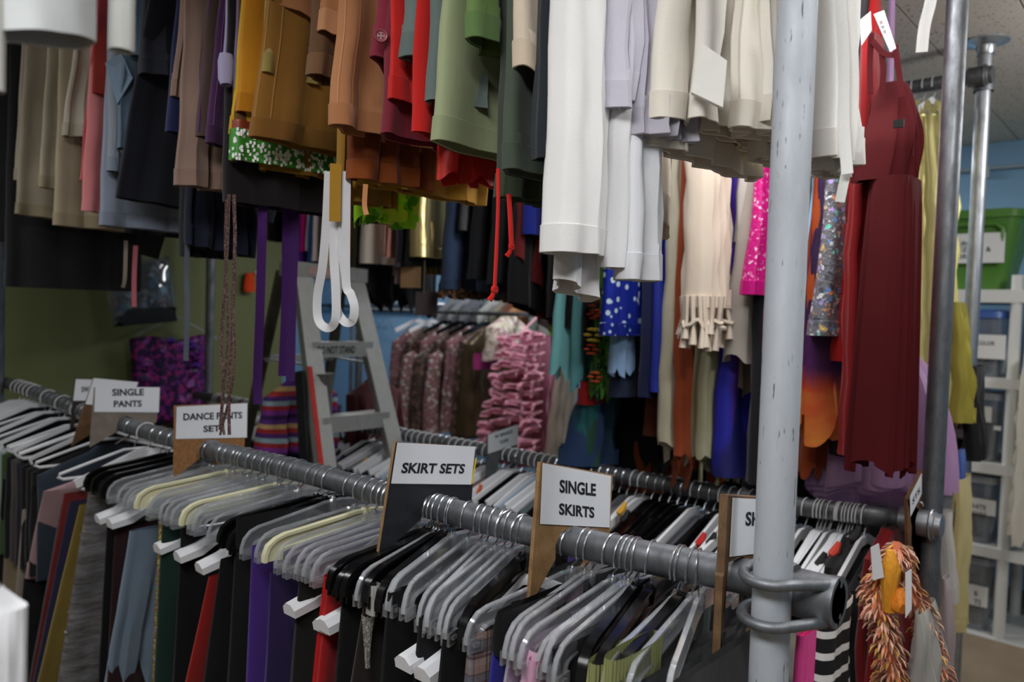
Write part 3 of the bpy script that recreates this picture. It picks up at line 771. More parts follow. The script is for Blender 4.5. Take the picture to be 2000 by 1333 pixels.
p = ext(FLt, FLb, za); q = ext(FLt, FLb, 0.75)
MB().bar(p + Vector((0.037, -0.028, 0)), q + Vector((0.037, -0.028, 0)), 0.004, 0.02, (0, 1, 0)).build('red_sticker', redp, LD, smooth=False)
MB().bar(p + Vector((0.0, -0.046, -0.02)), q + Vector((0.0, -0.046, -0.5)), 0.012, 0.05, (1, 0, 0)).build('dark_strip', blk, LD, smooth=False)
p = ext(FRt, FRb, za)
bk = MB().tube([p + Vector((0.02, -0.26, -0.03)), p + Vector((0.02, -0.26, -0.04)), p + Vector((0.02, -0.26, -0.5))], [0.055, 0.05, 0.042], 18)
bk.build('holder', metal('#83827c', .5, .3), LD)

# ================================================================ hangers
clear = clearplastic('#fcfdfe', dens=0.10); clear2 = clearplastic('#fafbfd', dens=0.11); clearrim = clearplastic('#ffffff', dens=0.23); blackp = plastic('#0c0c0e', 0.18); creamp = plastic('#d6d3ae', 0.4); whitep = plastic('#dcdde0', 0.35)
wire = metal('#d4d7dc', 0.22, 0.15, 40, 0.95); wwire = plastic('#d9dadc', 0.4)
def hook_path(r=0.0305, drop=-0.052, tip=205, side=1):
    zc = 0.0246 + 0.0019 - r
    pts = [Vector((0, 0, drop)), Vector((0, 0.003 * side, drop + 0.014)), Vector((0, 0.022 * side, zc - 0.024))]
    for i in range(15):
        a = math.radians(-35 + (tip + 35) * i / 14)
        pts.append(Vector((0, r * math.cos(a) * side, zc + r * math.sin(a))))
    return pts
def i_beam(w, h):
    return [(-w / 2, -h / 2), (w / 2, -h / 2), (w / 2, -h * .32), (w * .2, -h * .26), (w * .2, h * .26), (w / 2, h * .32), (w / 2, h / 2), (-w / 2, h / 2), (-w / 2, h * .32), (-w * .2, h * .26), (-w * .2, -h * .26), (-w / 2, -h * .32)]
def pant_hanger(name, mat, rod=False, clips=True, half=0.212, leg=0.05, wd=0.0105, ht=0.027):
    o = empty(name, (0, 0, 0), None, 'hanger')
    MB().tube(hook_path(), 0.0016, 6).build('hook', wire, o, local=True)
    path = []
    for s in (-1,):
        path += [Vector((0, -half, -0.112)), Vector((0, -half, -0.102)), Vector((0, -half + 0.004, -0.091)), Vector((0, -half + 0.013, -0.0825)), Vector((0, -half + 0.028, -0.078)), Vector((0, -half + 0.06, -0.075)), Vector((0, -0.05, -0.064)), Vector((0, -0.022, -0.060))]
    path = path + [Vector((p.x, -p.y, p.z)) for p in reversed(path)]
    secs = [i_beam(wd * 1.25, ht * (0.95 if 2 < i < len(path) - 3 else 1.15)) for i in range(len(path))]
    b = MB().sweep(path, secs, up=(1, 0, 0)) if False else MB().sweep(path, [[(b_, a_) for a_, b_ in s] for s in secs], up=(1, 0, 0))
    if mat in (clear, clear2):
        MB().sweep(path, [[(-ht / 2, -wd * .3), (ht / 2, -wd * .3), (ht / 2, wd * .3), (-ht / 2, wd * .3)]] * len(path), up=(1, 0, 0)).build('body', mat, o, local=True)
        for c_ in (-.5, .5):
            MB().sweep(path, [[(c_ * ht - .002, -wd * .34), (c_ * ht + .002, -wd * .34), (c_ * ht + .002, wd * .34), (c_ * ht - .002, wd * .34)]] * len(path), up=(1, 0, 0)).build('rim', clearrim, o, local=True)  # whiter diffuse on the edges stands in for their bright highlight lines
    else: b.build('body', mat, o, local=True)
    MB().lathe([(0, -0.068), (0.007, -0.068), (0.009, -0.058), (0.009, -0.046), (0.006, -0.04), (0, -0.04)], (0, 0, 0), 10).build('hub', mat, o, local=True)
    if clips:
        for s in (-1, 1):
            y = s * half
            c = MB().box((-0.008, y - 0.014, -0.124), (-0.003, y + 0.014, -0.104)).box((0.003, y - 0.014, -0.124), (0.008, y + 0.014, -0.104)).box((-0.010, y - 0.005, -0.116), (0.010, y + 0.005, -0.110))
            c.build('clip', mat, o, local=True, smooth=False)
    if rod:
        MB().tube([(0, -half, -0.106), (0, half, -0.106)], 0.0024, 6).build('rod', wire, o, local=True)
    return o
def wedge_hanger(name, mat, half=0.228, drop=0.18, wide=0.036, hookm=None, notch=True):
    o = empty(name, (0, 0, 0), None, 'hanger')
    MB().tube(hook_path(drop=-0.09), 0.0017, 6).build('hook', hookm or wire, o, local=True)
    ys = [0.0, 0.03, 0.08, 0.13, 0.18, half]; zs_ = [-0.088, -0.095, -0.118, -0.145, -0.170, -drop]; ww = [0.012, 0.014, 0.020, 0.028, wide, wide * 1.05]; hh = [0.018, 0.018, 0.020, 0.024, 0.028, 0.024]
    pts = [(-y, z, a, b) for y, z, a, b in reversed(list(zip(ys, zs_, ww, hh)))] + list(zip(ys, zs_, ww, hh))[1:]
    path = [Vector((0, y, z)) for y, z, a, b in pts]
    secs = [[(-a / 2, -b / 2), (a / 2, -b / 2), (a / 2, b * .1), (a * .2, b / 2), (-a * .2, b / 2), (-a / 2, b * .1)] for y, z, a, b in pts]
    MB().sweep(path, [[(q, p_) for p_, q in s] for s in secs], up=(1, 0, 0)).build('body', mat, o, local=True)
    return o
def shirt_hanger(name, mat, half=0.2, drop=0.135, r=0.0045, hookm=None, flat=True, longhook=0.062):
    o = empty(name, (0, 0, 0), None, 'hanger')
    MB().tube(hook_path(drop=-longhook), 0.0018, 6).build('hook', hookm or wire, o, local=True)
    P = [Vector((0, -half, -drop)), Vector((0, -half * .55, -longhook - (drop - longhook) * .5)), Vector((0, -0.03, -longhook - 0.004)), Vector((0, 0.03, -longhook - 0.004)), Vector((0, half * .55, -longhook - (drop - longhook) * .5)), Vector((0, half, -drop))]
    if flat: MB().sweep(P, [[(-0.012, -r), (0.012, -r), (0.012, r), (-0.012, r)]] * 6, up=(1, 0, 0)).build('body', mat, o, local=True)
    else: MB().tube(P + [Vector((0, half + .004, -drop - .008)), Vector((0, half - .01, -drop - .016)), Vector((0, -half + .01, -drop - .016)), Vector((0, -half - .004, -drop - .008))], r, 7, loop=True).build('body', mat, o, local=True)
    return o
PROTO = {}
def reg(k, o):
    KIDS[o.name] = [c for c in bpy.data.objects if c.parent == o]
    PROTO[k] = [o, False]; return o
reg('C', pant_hanger('clear_hanger', clear)); reg('R', pant_hanger('clear_hanger', clear2, rod=True)); reg('K', pant_hanger('black_hanger', blackp, ht=0.034)); reg('Y', pant_hanger('cream_hanger', creamp, clips=False, ht=0.034))
reg('W', wedge_hanger('white_hanger', whitep)); reg('S', shirt_hanger('white_hanger', whitep, hookm=wwire)); reg('B', shirt_hanger('black_hanger', blackp)); reg('T', shirt_hanger('clear_hanger', clear2)); reg('U', shirt_hanger('white_hanger', whitep, half=0.21, r=0.0048, flat=False, drop=0.12))
reg('L', shirt_hanger('pale_hanger', plastic('#a9b6c6', .4), hookm=wwire))
HANG = []
def hang(kind, u, v, z, label, group, yaw=0.0, roll=0.0, cat='hanger'):
    pr = PROTO[kind]
    if not pr[1]: o = pr[0]; pr[1] = True
    else: o = copy_tree(pr[0])
    o.location = (u, v, z); o.rotation_euler = (roll, 0, yaw)
    tag(o, label, cat, group); HANG.append(o); return o
DESC = {'C': 'clear plastic clip hanger', 'R': 'clear plastic hanger with metal rod', 'K': 'black plastic clip hanger', 'Y': 'cream plastic hanger', 'W': 'white wide-ended hanger', 'S': 'flat white hanger', 'B': 'thin black hanger', 'T': 'thin clear hanger', 'U': 'white tube hanger', 'L': 'pale blue hanger'}
pairs = [(1133, 945, 'R'), (1158, 1018, 'C'), (1172, 1032, 'C'), (1213, 1048, 'C'), (1235, 1078, 'C'), (1245, 1100, 'R'), (1256, 1113, 'C'), (1262, 1162, 'K'), (1290, 1188, 'K'), (1343, 1212, 'C'), (1350, 1235, 'K'), (1372, 1258, 'C'), (1385, 1325, 'C'),
 (850, 684, 'K'), (857, 697, 'K'), (862, 716, 'C'), (869, 733, 'K'), (880, 752, 'K'), (893, 779, 'C'), (897, 792, 'C'), (925, 818, 'C'), (950, 830, 'C'), (962, 842, 'C'), (980, 853, 'C'), (996, 874, 'C'), (1010, 886, 'C'), (1035, 920, 'K')]
tips = [(205, 'W', 1), (222, 'C'), (236, 'W', 1), (245, 'C'), (254, 'C'), (263, 'C'), (287, 'Y'), (302, 'C'), (312, 'C'), (322, 'W', 1), (330, 'C'), (341, 'C'), (352, 'C'), (366, 'W', 1), (378, 'Y'), (388, 'C'), (398, 'R'), (404, 'W', 1), (425, 'C'), (452, 'K'), (468, 'K'), (490, 'C'), (524, 'C'), (542, 'Y'), (560, 'C'), (577, 'R'), (592, 'W', 1), (604, 'C'), (621, 'C'), (636, 'C'), (648, 'W', 1), (662, 'W', 1), (672, 'K'), (823, 'W', 1), (856, 'W', 1)]
tips += [(p, k, 0, h) for h, p, k in pairs]
SIGNU = [(-0.72, 'single skirts'), (-1.09, 'skirt sets'), (-1.98, 'dance pants'), (-2.6, 'single pants')]
cnt = {}
VH = VA - 0.212
for t in sorted(tips, key=lambda t: -t[0]):
    px, kd = t[0], t[1]
    y0 = 614 + 0.031 * (px - 1000)
    d = ray(px, y0); u = (d.x / d.y) * VH
    sec = 'past the single pants sign'
    if u > -0.745: sec = 'between single skirts sign and post'
    elif u > -1.1: sec = 'between single skirts and skirt sets signs'
    elif u > -2.0: sec = 'between skirt sets and dance pants signs'
    else: sec = 'between dance pants and single pants signs'
    k = (kd, sec); cnt[k] = cnt.get(k, 0) + 1
    yw = RND.uniform(-0.05, 0.05)
    if len(t) > 3:
        y1 = 614 + 0.031 * (t[3] - 1000); d1 = ray(t[3], y1); uh = d1.x / d1.y * VA
        yw = max(-.34, min(.34, math.asin(max(-.9, min(.9, (u - uh) / .212))))); u = uh; yu = 0
    else: yu = math.sin(yw) * 0.212
    hang(kd, u - yu, VA, zA(u), '%s %s %s' % (ORD[cnt[k] - 1], DESC[kd], sec), 'hangers on the front low rail', yw, RND.uniform(-0.04, 0.04))
# ================================================================ garments on the upper front rail
GA = 'garments on the upper front rail'
V0 = VA - 0.22
def ga(name, label, cat, top, bot, mat, th=0.035, w=0.44, hem=None, v0=V0, group=GA, **k):
    k.setdefault('ztop', ZT - 0.02); k.setdefault('thtop', 0.02)
    o = cloth(name, top, bot, v0, w, th, mat, **k)
    tag(o, label, cat, group)
    if hem: hemband(o, hem)
    return o
def strap(parent, pxs, v, wd, mat, name='strap', th=0.0016, sub=6, knot=0.0, rnd=False):
    P = [onv(a, b, v if not isinstance(v, (list, tuple)) else v[i]) for i, (a, b) in enumerate(pxs)]
    path = []
    n = len(P)
    for i in range(n - 1):
        p0, p1, p2, p3 = P[max(i - 1, 0)], P[i], P[i + 1], P[min(i + 2, n - 1)]
        for j in range(sub):
            t = j / sub
            path.append(0.5 * ((2 * p1) + (p2 - p0) * t + (2 * p0 - 5 * p1 + 4 * p2 - p3) * t * t + (3 * p1 - p0 - 3 * p2 + p3) * t ** 3))
    path.append(P[-1])
    mb = MB()
    view = Vector((P[0].x, P[0].y, 0)).normalized()
    if rnd: mb.tube(path, wd / 2, 8)
    else: mb.ribbon(path, wd, th, view)
    if knot:
        c = path[-1]
        mb.tube(torus_path(c, knot * 0.6, 10, 'x'), knot * 0.55, 7, loop=True)
        mb.tube([c + Vector((0, 0, 0)), c + Vector((-0.3 * knot, -.4 * knot, -1.6 * knot)), c + Vector((-0.9 * knot, -.8 * knot, -2.6 * knot))], [knot * .5, knot * .6, knot * .75], 7)
    return mb.build(name, mat, parent)
def button(parent, p, r, mat, n=Vector((0.75, -0.65, 0))):
    n = n.normalized(); sd = n.cross(Vector((0, 0, 1))).normalized(); up = sd.cross(n)
    mb = MB(); prof = [(0.0, 0.1), (0.55, 0.1), (0.7, 0.35), (0.9, 0.4), (1.0, 0.15), (1.0, -0.2)]
    m = 18
    for j in range(m):
        a = 2 * PI * j / m
        for rr, h in prof: mb.v.append(p + (sd * math.cos(a) + up * math.sin(a)) * rr * r + n * h * r * 0.6)
    L = len(prof)
    for j in range(m):
        k = (j + 1) % m
        for i in range(L - 1): mb.f.append([j * L + i, k * L + i, k * L + i + 1, j * L + i + 1])
    b = mb.build('button', mat, parent)
    for a, c in ((-.25, -.25), (.25, -.25), (.25, .25), (-.25, .25)):
        q = p + sd * a * r + up * c * r + n * 0.08 * r
        MB().tube([q, q + n * 0.0012], r * 0.1, 6).build('hole', plastic('#33100f', .8), b)
    return b
def seam(parent, fr, i0, mat, r=0.0013, rows=None, name='seam'):
    R_ = LAST['rings']; rows = rows or range(2, len(R_) - 3)
    i0 = int(i0 * LAST['N']) % LAST['N']
    return MB().tube([R_[a][i0] for a in rows], r, 5).build(name, mat, parent)
def rowseam(parent, row, mat, r=0.0012, name='seam'):
    R_ = LAST['rings']; return MB().tube(list(R_[row]), r, 5, loop=True).build(name, mat, parent)

blackf = fab('#131417', wr=0.4, sheen=0.05)
ga('black_trousers', 'black trousers at the dark far end of the upper front rail', 'trousers', (-12, 110), (-22, 470), blackf, th=0.08)
ga('charcoal_coat', 'charcoal long garment behind the khaki trousers at the dark end', 'coat', (12, 200), (4, 560), fab('#1c1a1c'), th=0.07)
kh = ['#a89d8c', '#9f937f', '#ab9f8a', '#a5987f', '#b0a693']
ga('khaki_trousers', 'khaki folded trousers hanging first beside the black ones', 'trousers', (46, 100), (26, 418), fab(kh[1], wr=1.0), th=0.05, farhem=-0.02, hem=fab('#94886f'), group=GA)
ga('khaki_trousers', 'grey-khaki folded trousers with sharp creased cuff, second in the khaki bunch', 'trousers', (42, 100), (25, 352), fab(kh[0], wr=1.0), th=0.035, farhem=-0.01, hem=fab('#998f7d'))
ga('khaki_trousers', 'tan-khaki folded trousers with layered cuffs in the middle of the khaki bunch', 'trousers', (90, 110), (72, 366), fab(kh[2], wr=1.0), th=0.04, hem=fab('#a09478'))
ga('khaki_trousers', 'long khaki trousers with lowest hem in the khaki bunch', 'trousers', (112, 130), (100, 440), fab(kh[3], wr=1.0), th=0.045, hem=fab('#978a70'))
ga('linen_shorts', 'crumpled oatmeal linen shorts with gathered hem, by the pink dip-dyed top', 'shorts', (150, 130), (118, 268), fab('#b5ad9d', wr=1.4), th=0.055, amp=0.016, k=7, jag=0.006, hem=fab('#aaa290', wr=1.3))
ga('red_blouse', 'small brick red top over the pink dip-dyed garment', 'top', (181, 90), (175, 182), fab('#a83c34'), th=0.025)
om = ombre([(0.0, '#e6d5d3'), (0.12, '#dcb0ae'), (0.35, '#c25f66'), (0.7, '#b3434e')], -0.62, -0.40)
ga('dip_dyed_skirt', 'pink to white dip-dyed tiered skirt, upper tier', 'skirt', (184, 150), (152, 352), om, th=0.04, amp=0.012)
ga('dip_dyed_skirt', 'pink and white dip-dyed skirt hanging lower beside grey trousers', 'skirt', (176, 200), (155, 412), ombre([(0.0, '#e8d8d6'), (0.25, '#d28a8c'), (0.6, '#c97779')], -0.72, -0.46), th=0.03, amp=0.012)
ga('sweatpants', 'grey-blue marl sweatpants with long straight hem near the denim shirt', 'trousers', (205, 150), (190, 440), fab('#8b95a6', wr=0.5), th=0.05, hem=fab('#828c9d'))
cuffm = fab('#7c8797', wr=1.2)
ga('grey_sweatshirt', 'slate grey sweatshirt with ribbed cuff, above the sweatpants', 'shirt', (205, 110), (205, 335), fab('#8b929d', wr=1.0), th=0.06, w=0.3, amp=0.014, hem=cuffm)
dn = fab('#5f7488', wr=1.2, var=0.3)
d = ga('denim_shirt', 'faded blue denim shirt with open collar beside the navy skirt', 'shirt', (245, 0), (225, 290), dn, th=0.06, w=0.34, amp=0.018, hemin=True)
R_ = LAST['rings']; P = onv(208, 125, V0); Q = onv(262, 155, V0 + 0.02)
MB().quadbox([P, onv(240, 105, V0), Q, onv(232, 205, V0)], [p + Vector((0.006, -0.006, 0)) for p in (P, onv(240, 105, V0), Q, onv(232, 205, V0))]).build('collar', fab('#6d8297', wr=.8), d, smooth=False)
ga('blue_jeans', 'washed blue jeans tucked under the white cloth at top', 'trousers', (255, 0), (248, 108), fab('#6d86a0', wr=0.8), th=0.05)
bk = ga('navy_skirt', 'flared midnight navy skirt with straight lower edge', 'skirt', (292, 100), (220, 386), fab('#24262f', wr=0.4, sheen=0.05), th=0.05, thtop=0.03, farhem=-0.02)
ga('navy_jacket', 'dark navy jacket with pocket flap above the midnight skirt', 'jacket', (276, 0), (267, 146), fab('#2b2d37', wr=0.5), th=0.07, w=0.3, hem=fab('#262832'))
ga('royal_navy_skirt', 'inky blue skirt just behind the taupe blouse', 'skirt', (345, 0), (318, 258), fab('#242a54'), th=0.05)
ga('black_dress', 'long black garment hanging below the navy skirts', 'dress', (353, 150), (345, 500), fab('#17181c'), v0=V0 + .09, th=0.04, w=0.14)
for a, b, c in ((292, 262, 482), (310, 285, 520)):
    pass
st = ga('black_trousers', 'black trousers with wide hanging tape ties, under the midnight navy skirt', 'trousers', (245, 250), (240, 455), fab('#16171b'), v0=V0 + .1, th=0.04, w=0.3)
strap(st, [(318, 405), (300, 450), (285, 500)], V0 + 0.2, 0.07, fab('#1b1c20'), 'tie')
ga('navy_skirt', 'very dark navy skirt with curved hem, lowest by the brown laces', 'skirt', (362, 250), (354, 478), fab('#171c2e'), v0=V0 + .08, th=0.04, w=0.19, farhem=-0.02, amp=0.012)
ga('taupe_blouse', 'taupe jersey blouse with long narrow panels', 'blouse', (366, 0), (341, 362), fab('#9b8073', wr=0.6), th=0.045, w=0.3, amp=0.014, hem=fab('#917668'))
sl = ga('taupe_blouse', 'taupe short sleeve hem in front of the taupe jersey blouse', 'blouse', (360, 0), (331, 188), fab('#a08577'), th=0.02, w=0.1, hem=fab('#93786a'))
ga('brown_skirt', 'dark brown woven skirt between taupe and purple garments', 'skirt', (408, 0), (374, 268), fab('#54423b', wr=0.7), th=0.05)
pu = fab('#57325f', wr=0.8, var=0.3)
ga('purple_linen_trousers', 'purple linen trousers with paler seams, first of two', 'trousers', (415, 0), (380, 258), pu, th=0.03, amp=0.006)
g2 = ga('purple_linen_trousers', 'purple linen trousers with fringed hem and black inside, second of two', 'trousers', (433, 0), (395, 280), fab('#55315c', wr=0.8, var=0.3), th=0.035, hem=fab('#4b2a52', wr=1))
seam(g2, 0, 0.98, fab('#8d5f96')); seam(g2, 0, 0.06, fab('#7d5086'))
bp = ga('black_trousers', 'black trousers tied with long brown plaited laces', 'trousers', (431, 200), (425, 395), fab('#1b1517'), th=0.06)
lace = blotch('#5d4440', ['#7d615b', '#3e2b29'], 260, 0.52)
for pts, w_ in (([(447, 380), (444, 480), (438, 580), (432, 680), (436, 750), (430, 840)], 0.0065), ([(456, 390), (459, 500), (456, 600), (458, 700), (452, 760), (430, 850)], 0.005), ([(457, 380), (459, 470), (455, 560), (453, 660), (447, 740), (447, 800), (448, 850)], 0.0065), ([(442, 390), (440, 500), (445, 620), (441, 720), (433, 800), (438, 850)], 0.005)):
    strap(bp, pts, V0 - 0.005, w_, lace, 'plaited_lace', 0.003)
lt = fab('#b3aed0', wr=0.6)
lv = ga('lavender_trousers', 'pale lavender trousers with a rolled cuff', 'trousers', (452, 0), (433, 132), lt, th=0.03, w=0.4)
c_ = onv(441, 155, V0 - 0.01)
MB().tube([c_ + Vector((0, 0, 0.05)), c_ + Vector((0, 0, 0.035)), c_, c_ + Vector((0.002, 0, -0.012))], [0.013, 0.016, 0.015, 0.011], 14, caps=False).build('cuff', lt, lv)
ga('lilac_trousers', 'deeper lilac trousers facing the yellow ones', 'trousers', (468, 0), (455, 175), fab('#7e6f97'), th=0.03)
g = ga('yellow_trousers', 'bright yellow trousers with top-stitched hem', 'trousers', (478, 20), (446, 262), fab('#dfb31c', wr=0.6), th=0.035, hem=fab('#cfa318'))
seam(g, 0, 0.05, fab('#a97f10'))
ga('orange_trousers', 'amber orange trousers over the yellow pair', 'trousers', (484, 0), (459, 218), fab('#d58f1f', wr=0.8), th=0.045, w=0.4, hem=fab('#c58019'))
ga('khaki_shorts', 'pale olive khaki shorts beside the brown cargo shorts', 'shorts', (516, 0), (504, 142), fab('#b39f5c'), th=0.03, w=0.4, hem=fab('#a59150'))
gt = ga('beaded_skirt', 'skirt with green and white beaded hem under the brown shorts', 'skirt', (452, 180), (444, 314), fab('#6b4a24'), th=0.06, w=0.46, farhem=0.0, hemh=0.062, M=30)
hemband(gt, dots('#3f8f2c', '#f3f3ee', 75, 0.36, 0.45, 0.0), (-4, -3), 0.005, 'beaded_trim')
hemband(gt, dots('#8a3a22', '#b5502c', 90, 0.4, 0.5, 0.0), (-5, -4), 0.003, 'red_bead_row')
RB_ = LAST['rings']; bm_ = MB(); r_ = random.Random(4)
for _ in range(330):
    row = r_.uniform(29, 30); q_ = r_.random(); c_ = 1 - 2 * q_; i = int(math.acos(math.copysign(abs(c_) ** (1 / .75), c_)) / (2 * PI) * LAST['N']) % LAST['N']; p = RB_[29][i].lerp(RB_[30][i], row - 29)
    p = p.lerp(RB_[29][(i + 1) % LAST['N']].lerp(RB_[30][(i + 1) % LAST['N']], row - 29), r_.random()); a_ = 2 * PI * (i + .5) / LAST['N']; p = p + Vector((math.copysign(0.006, math.sin(a_)), -math.cos(a_) * 0.006, 0)); s = 0.0031
    bm_.quadbox([p + Vector((s, 0, -s)), p + Vector((0, s, -s)), p + Vector((-s, 0, -s)), p + Vector((0, -s, -s))], [p + Vector((s, 0, s)), p + Vector((0, s, s)), p + Vector((-s, 0, s)), p + Vector((0, -s, s))])
tag(bm_.build('beads', plastic('#f0f0ea', .3), gt), kind='stuff')
ga('mustard_skirt', 'mustard brown skirt hem just below the beaded trim', 'skirt', (504, 200), (500, 332), fab('#a27625'), v0=V0 + .06, th=0.04)
br = fab('#9a6b2c', wr=0.5, var=0.12)
b = ga('brown_shorts', 'wide brown cotton shorts with double side seam and deep hem', 'shorts', (546, 20), (482, 268), br, th=0.05, w=0.46, amp=0.006, hem=fab('#92642a', wr=.5))
for q in (0.03, 0.09): seam(b, 0, q, fab('#b98a48'), 0.0016)
ga('brown_shorts', 'dark brown shorts with turned cuffs behind the tan pair', 'shorts', (612, 0), (592, 148), fab('#6b4c33', wr=0.8), th=0.05, w=0.3, hem=fab('#7c5a3d'))
tn = fab('#c3865a', wr=0.8); tn2 = fab('#b87b50', wr=0.8)
t_ = ga('tan_shorts', 'light tan shorts with slanted ragged hem at the top edge', 'shorts', (528, -60), (516, 2), tn, th=0.05, w=0.42, farhem=-0.12, amp=0.012, hem=fab('#b5794f'))
t_ = ga('tan_shorts', 'light tan shorts with rolled frayed cuff above the brown cotton pair', 'shorts', (622, -40), (612, 62), tn2, th=0.045, w=0.3, amp=0.012, jag=0.006, hem=fab('#c98e63'))
t_ = ga('tan_trousers', 'tan twill trousers with stitched side seam and curled hem', 'trousers', (664, 0), (631, 246), tn, th=0.055, w=0.46, farhem=-0.01, amp=0.012, hem=fab('#b97d52'))
seam(t_, 0, 0.05, fab('#d9a077'), 0.0016); seam(t_, 0, 0.10, fab('#a86c42'), 0.0014); rowseam(t_, 6, fab('#d9a077'))
ga('rust_skirt', 'dark rust skirt with wavy hem under the tan trousers', 'skirt', (680, 200), (676, 350), fab('#7a3a14'), v0=V0 + .08, th=0.05, w=0.2, hem=fab('#8a4417'))
ga('gold_tweed_skirt', 'golden corduroy skirt hem below the tan trousers', 'skirt', (694, 200), (690, 360), fab('#b98a2e', wr=.9), v0=V0 + .1, th=0.04, w=0.34)
m_ = ga('maroon_shorts', 'maroon shorts with a big button tab', 'shorts', (752, 0), (717, 112), fab('#8d2b3d', wr=0.9), th=0.045, w=0.4, amp=0.01, farhem=-0.14, hem=fab('#832638'))
button(m_, onv(744, 70, V0 - 0.012), 0.0115, plastic('#8a3a44', 0.4))
ga('maroon_trousers', 'deep maroon trousers behind the button shorts', 'trousers', (752, 60), (728, 262), fab('#7d2434', wr=.9), th=0.05, w=0.42, amp=0.012)
ga('red_trousers', 'short bright red trousers', 'trousers', (762, 0), (756, 193), fab('#d6261f', wr=0.4), th=0.03, w=0.36, hem=fab('#cb221c'))
ga('red_trousers', 'longer bright red trousers tucked beneath the grey shirt', 'trousers', (800, 80), (795, 258), fab('#c9211c', wr=0.4), th=0.03, w=0.4)
g_ = fab('#6e7c78', wr=1.0)
ga('grey_shirt', 'grey-green cotton shirt with rolled sleeve hem', 'shirt', (795, 0), (783, 112), g_, th=0.06, w=0.3, amp=0.014, hem=fab('#65736f'))
ga('grey_shirt', 'grey-green shirt sleeve hanging lower behind the first', 'shirt', (836, 40), (822, 198), fab('#687672', wr=1.0), th=0.05, w=0.3, amp=0.012)
s_ = fab('#a3ad85', wr=0.35, var=0.08)
ro = ga('red_satin_skirt', 'orange red satin skirt peeping out under the sage skirt', 'skirt', (846, 200), (842, 345), satin('#c5261a', 0.45, 0.1), v0=V0 + .08, th=0.05, w=0.34, amp=0.012, jag=0.008)
red = fab('#d4231e', wr=.2)
strap(ro, [(973, 330), (973, 400), (970, 480), (966, 566)], V0 + 0.02, 0.0055, red, 'red_cord', knot=0.006, rnd=True)
strap(ro, [(994, 380), (997, 430), (999, 482)], V0 + 0.05, 0.0075, red, 'red_cord', knot=0.0055, rnd=True)
sg_ = ga('sage_skirt', 'smooth sage green A-line skirt with stitched hem', 'skirt', (876, 20), (831, 276), s_, th=0.05, w=0.46, amp=0.006, k=2, farhem=-0.005, hem=fab('#9da77f', wr=.3))
ga('green_shirt', 'moss green shirt with belt loops over the sage skirt', 'shirt', (905, -20), (895, 78), fab('#6e8a4e', wr=0.8), th=0.05, w=0.36, amp=0.012, hem=fab('#63804a'))
ga('olive_trousers', 'dark olive trousers beside the sage skirt, upper layer', 'trousers', (980, 60), (966, 332), fab('#475043', wr=0.6), th=0.05, w=0.42, hem=fab('#404a3c'))
ga('olive_trousers', 'dark olive trousers with lower hem showing under the cream shorts', 'trousers', (973, 150), (968, 385), fab('#3f483d', wr=0.6), v0=V0 + .06, th=0.04, w=0.15, hem=fab('#39422f'))
ga('charcoal_trousers', 'blackish navy trousers between olive pair and long white cloth', 'trousers', (1048, 100), (1036, 310), fab('#1f242b'), th=0.03, w=0.12)
cr = fab('#e0cfb9', wr=0.5)
c1_ = ga('cream_shorts', 'cream twill shorts with open boxy leg, beside the long white trousers', 'shorts', (982, 0), (993, 132), cr, th=0.06, w=0.4, farhem=-0.2, amp=0.005, hem=fab('#d7c5ad'))
rowseam(c1_, 10, fab('#c9b79e'))
ga('cream_shorts', 'second cream leg with pale lining, tucked under the cream twill shorts', 'shorts', (1028, 60), (1040, 232), fab('#d0bda4', wr=.5), v0=V0 + .1, th=0.04, w=0.1)
wh = fab('#eceae8', wr=0.4, var=0.05); wh2 = fab('#e4e3e4', wr=0.5, var=0.05)
ga('white_trousers', 'long white jersey trousers with double hem fold', 'trousers', (1083, 0), (1056, 492), wh, th=0.06, w=0.10, amp=0.005, k=1.5, thtop=0.05, hem=fab('#e6e4e2', wr=.4))
ga('white_trousers', 'white jersey leg hanging lowest, pointed hem', 'trousers', (1084, 200), (1074, 545), wh2, v0=V0 + .04, th=0.04, w=0.07, amp=0.010, k=1.5, farhem=-0.03)
ga('white_trousers', 'white trousers with rounded fold just beside the lowest white leg', 'trousers', (1182, 100), (1168, 522), wh2, v0=.88, th=0.035, w=0.06, amp=0.006, k=1.5)
ga('white_trousers', 'straight white trousers with creases, next to the blue spotted dress', 'trousers', (1214, 100), (1202, 545), fab('#e2e3e7', wr=.5, var=.05), v0=.9, th=0.045, w=0.08, amp=0.006, k=1.5, hem=fab('#dfe0e4'))
ll = fab('#cfcbd8', wr=1.0); ll2 = fab('#c3bfcc', wr=1.1)
ga('lilac_white_shorts', 'crumpled lilac white shorts with tucked cuff', 'shorts', (1172, 0), (1172, 212), ll, v0=.86, th=0.03, w=0.3, amp=0.016, k=5, hem=ll2)
ga('lilac_white_shorts', 'crumpled lilac white shorts with square cuff opening', 'shorts', (1206, 0), (1198, 196), ll, v0=.88, th=0.03, w=0.3, amp=0.018, k=6, hem=fab('#d4d0dc', wr=.9))
ga('lilac_white_shorts', 'greyish lilac shorts deep in the white bunch with lowest rolled cuff', 'shorts', (1242, 0), (1236, 262), ll2, v0=.9, th=0.03, w=0.1, amp=0.018, k=5, hem=fab('#b9b5c1', wr=1))
iv = fab('#f0e9dc', wr=0.7, var=0.06); iv2 = fab('#eae1d2', wr=0.7, var=0.06)
i1 = ga('ivory_shorts', 'ivory corduroy-edged shorts, widest cuff in the ivory bunch', 'shorts', (1280, 0), (1258, 232), iv, v0=0.91, th=0.045, w=0.3, amp=0.008, k=2, farhem=0.0, hem=fab('#e9e1d2', wr=.8))
seam(i1, 0, 0.96, fab('#ddd2c0'), 0.0016)
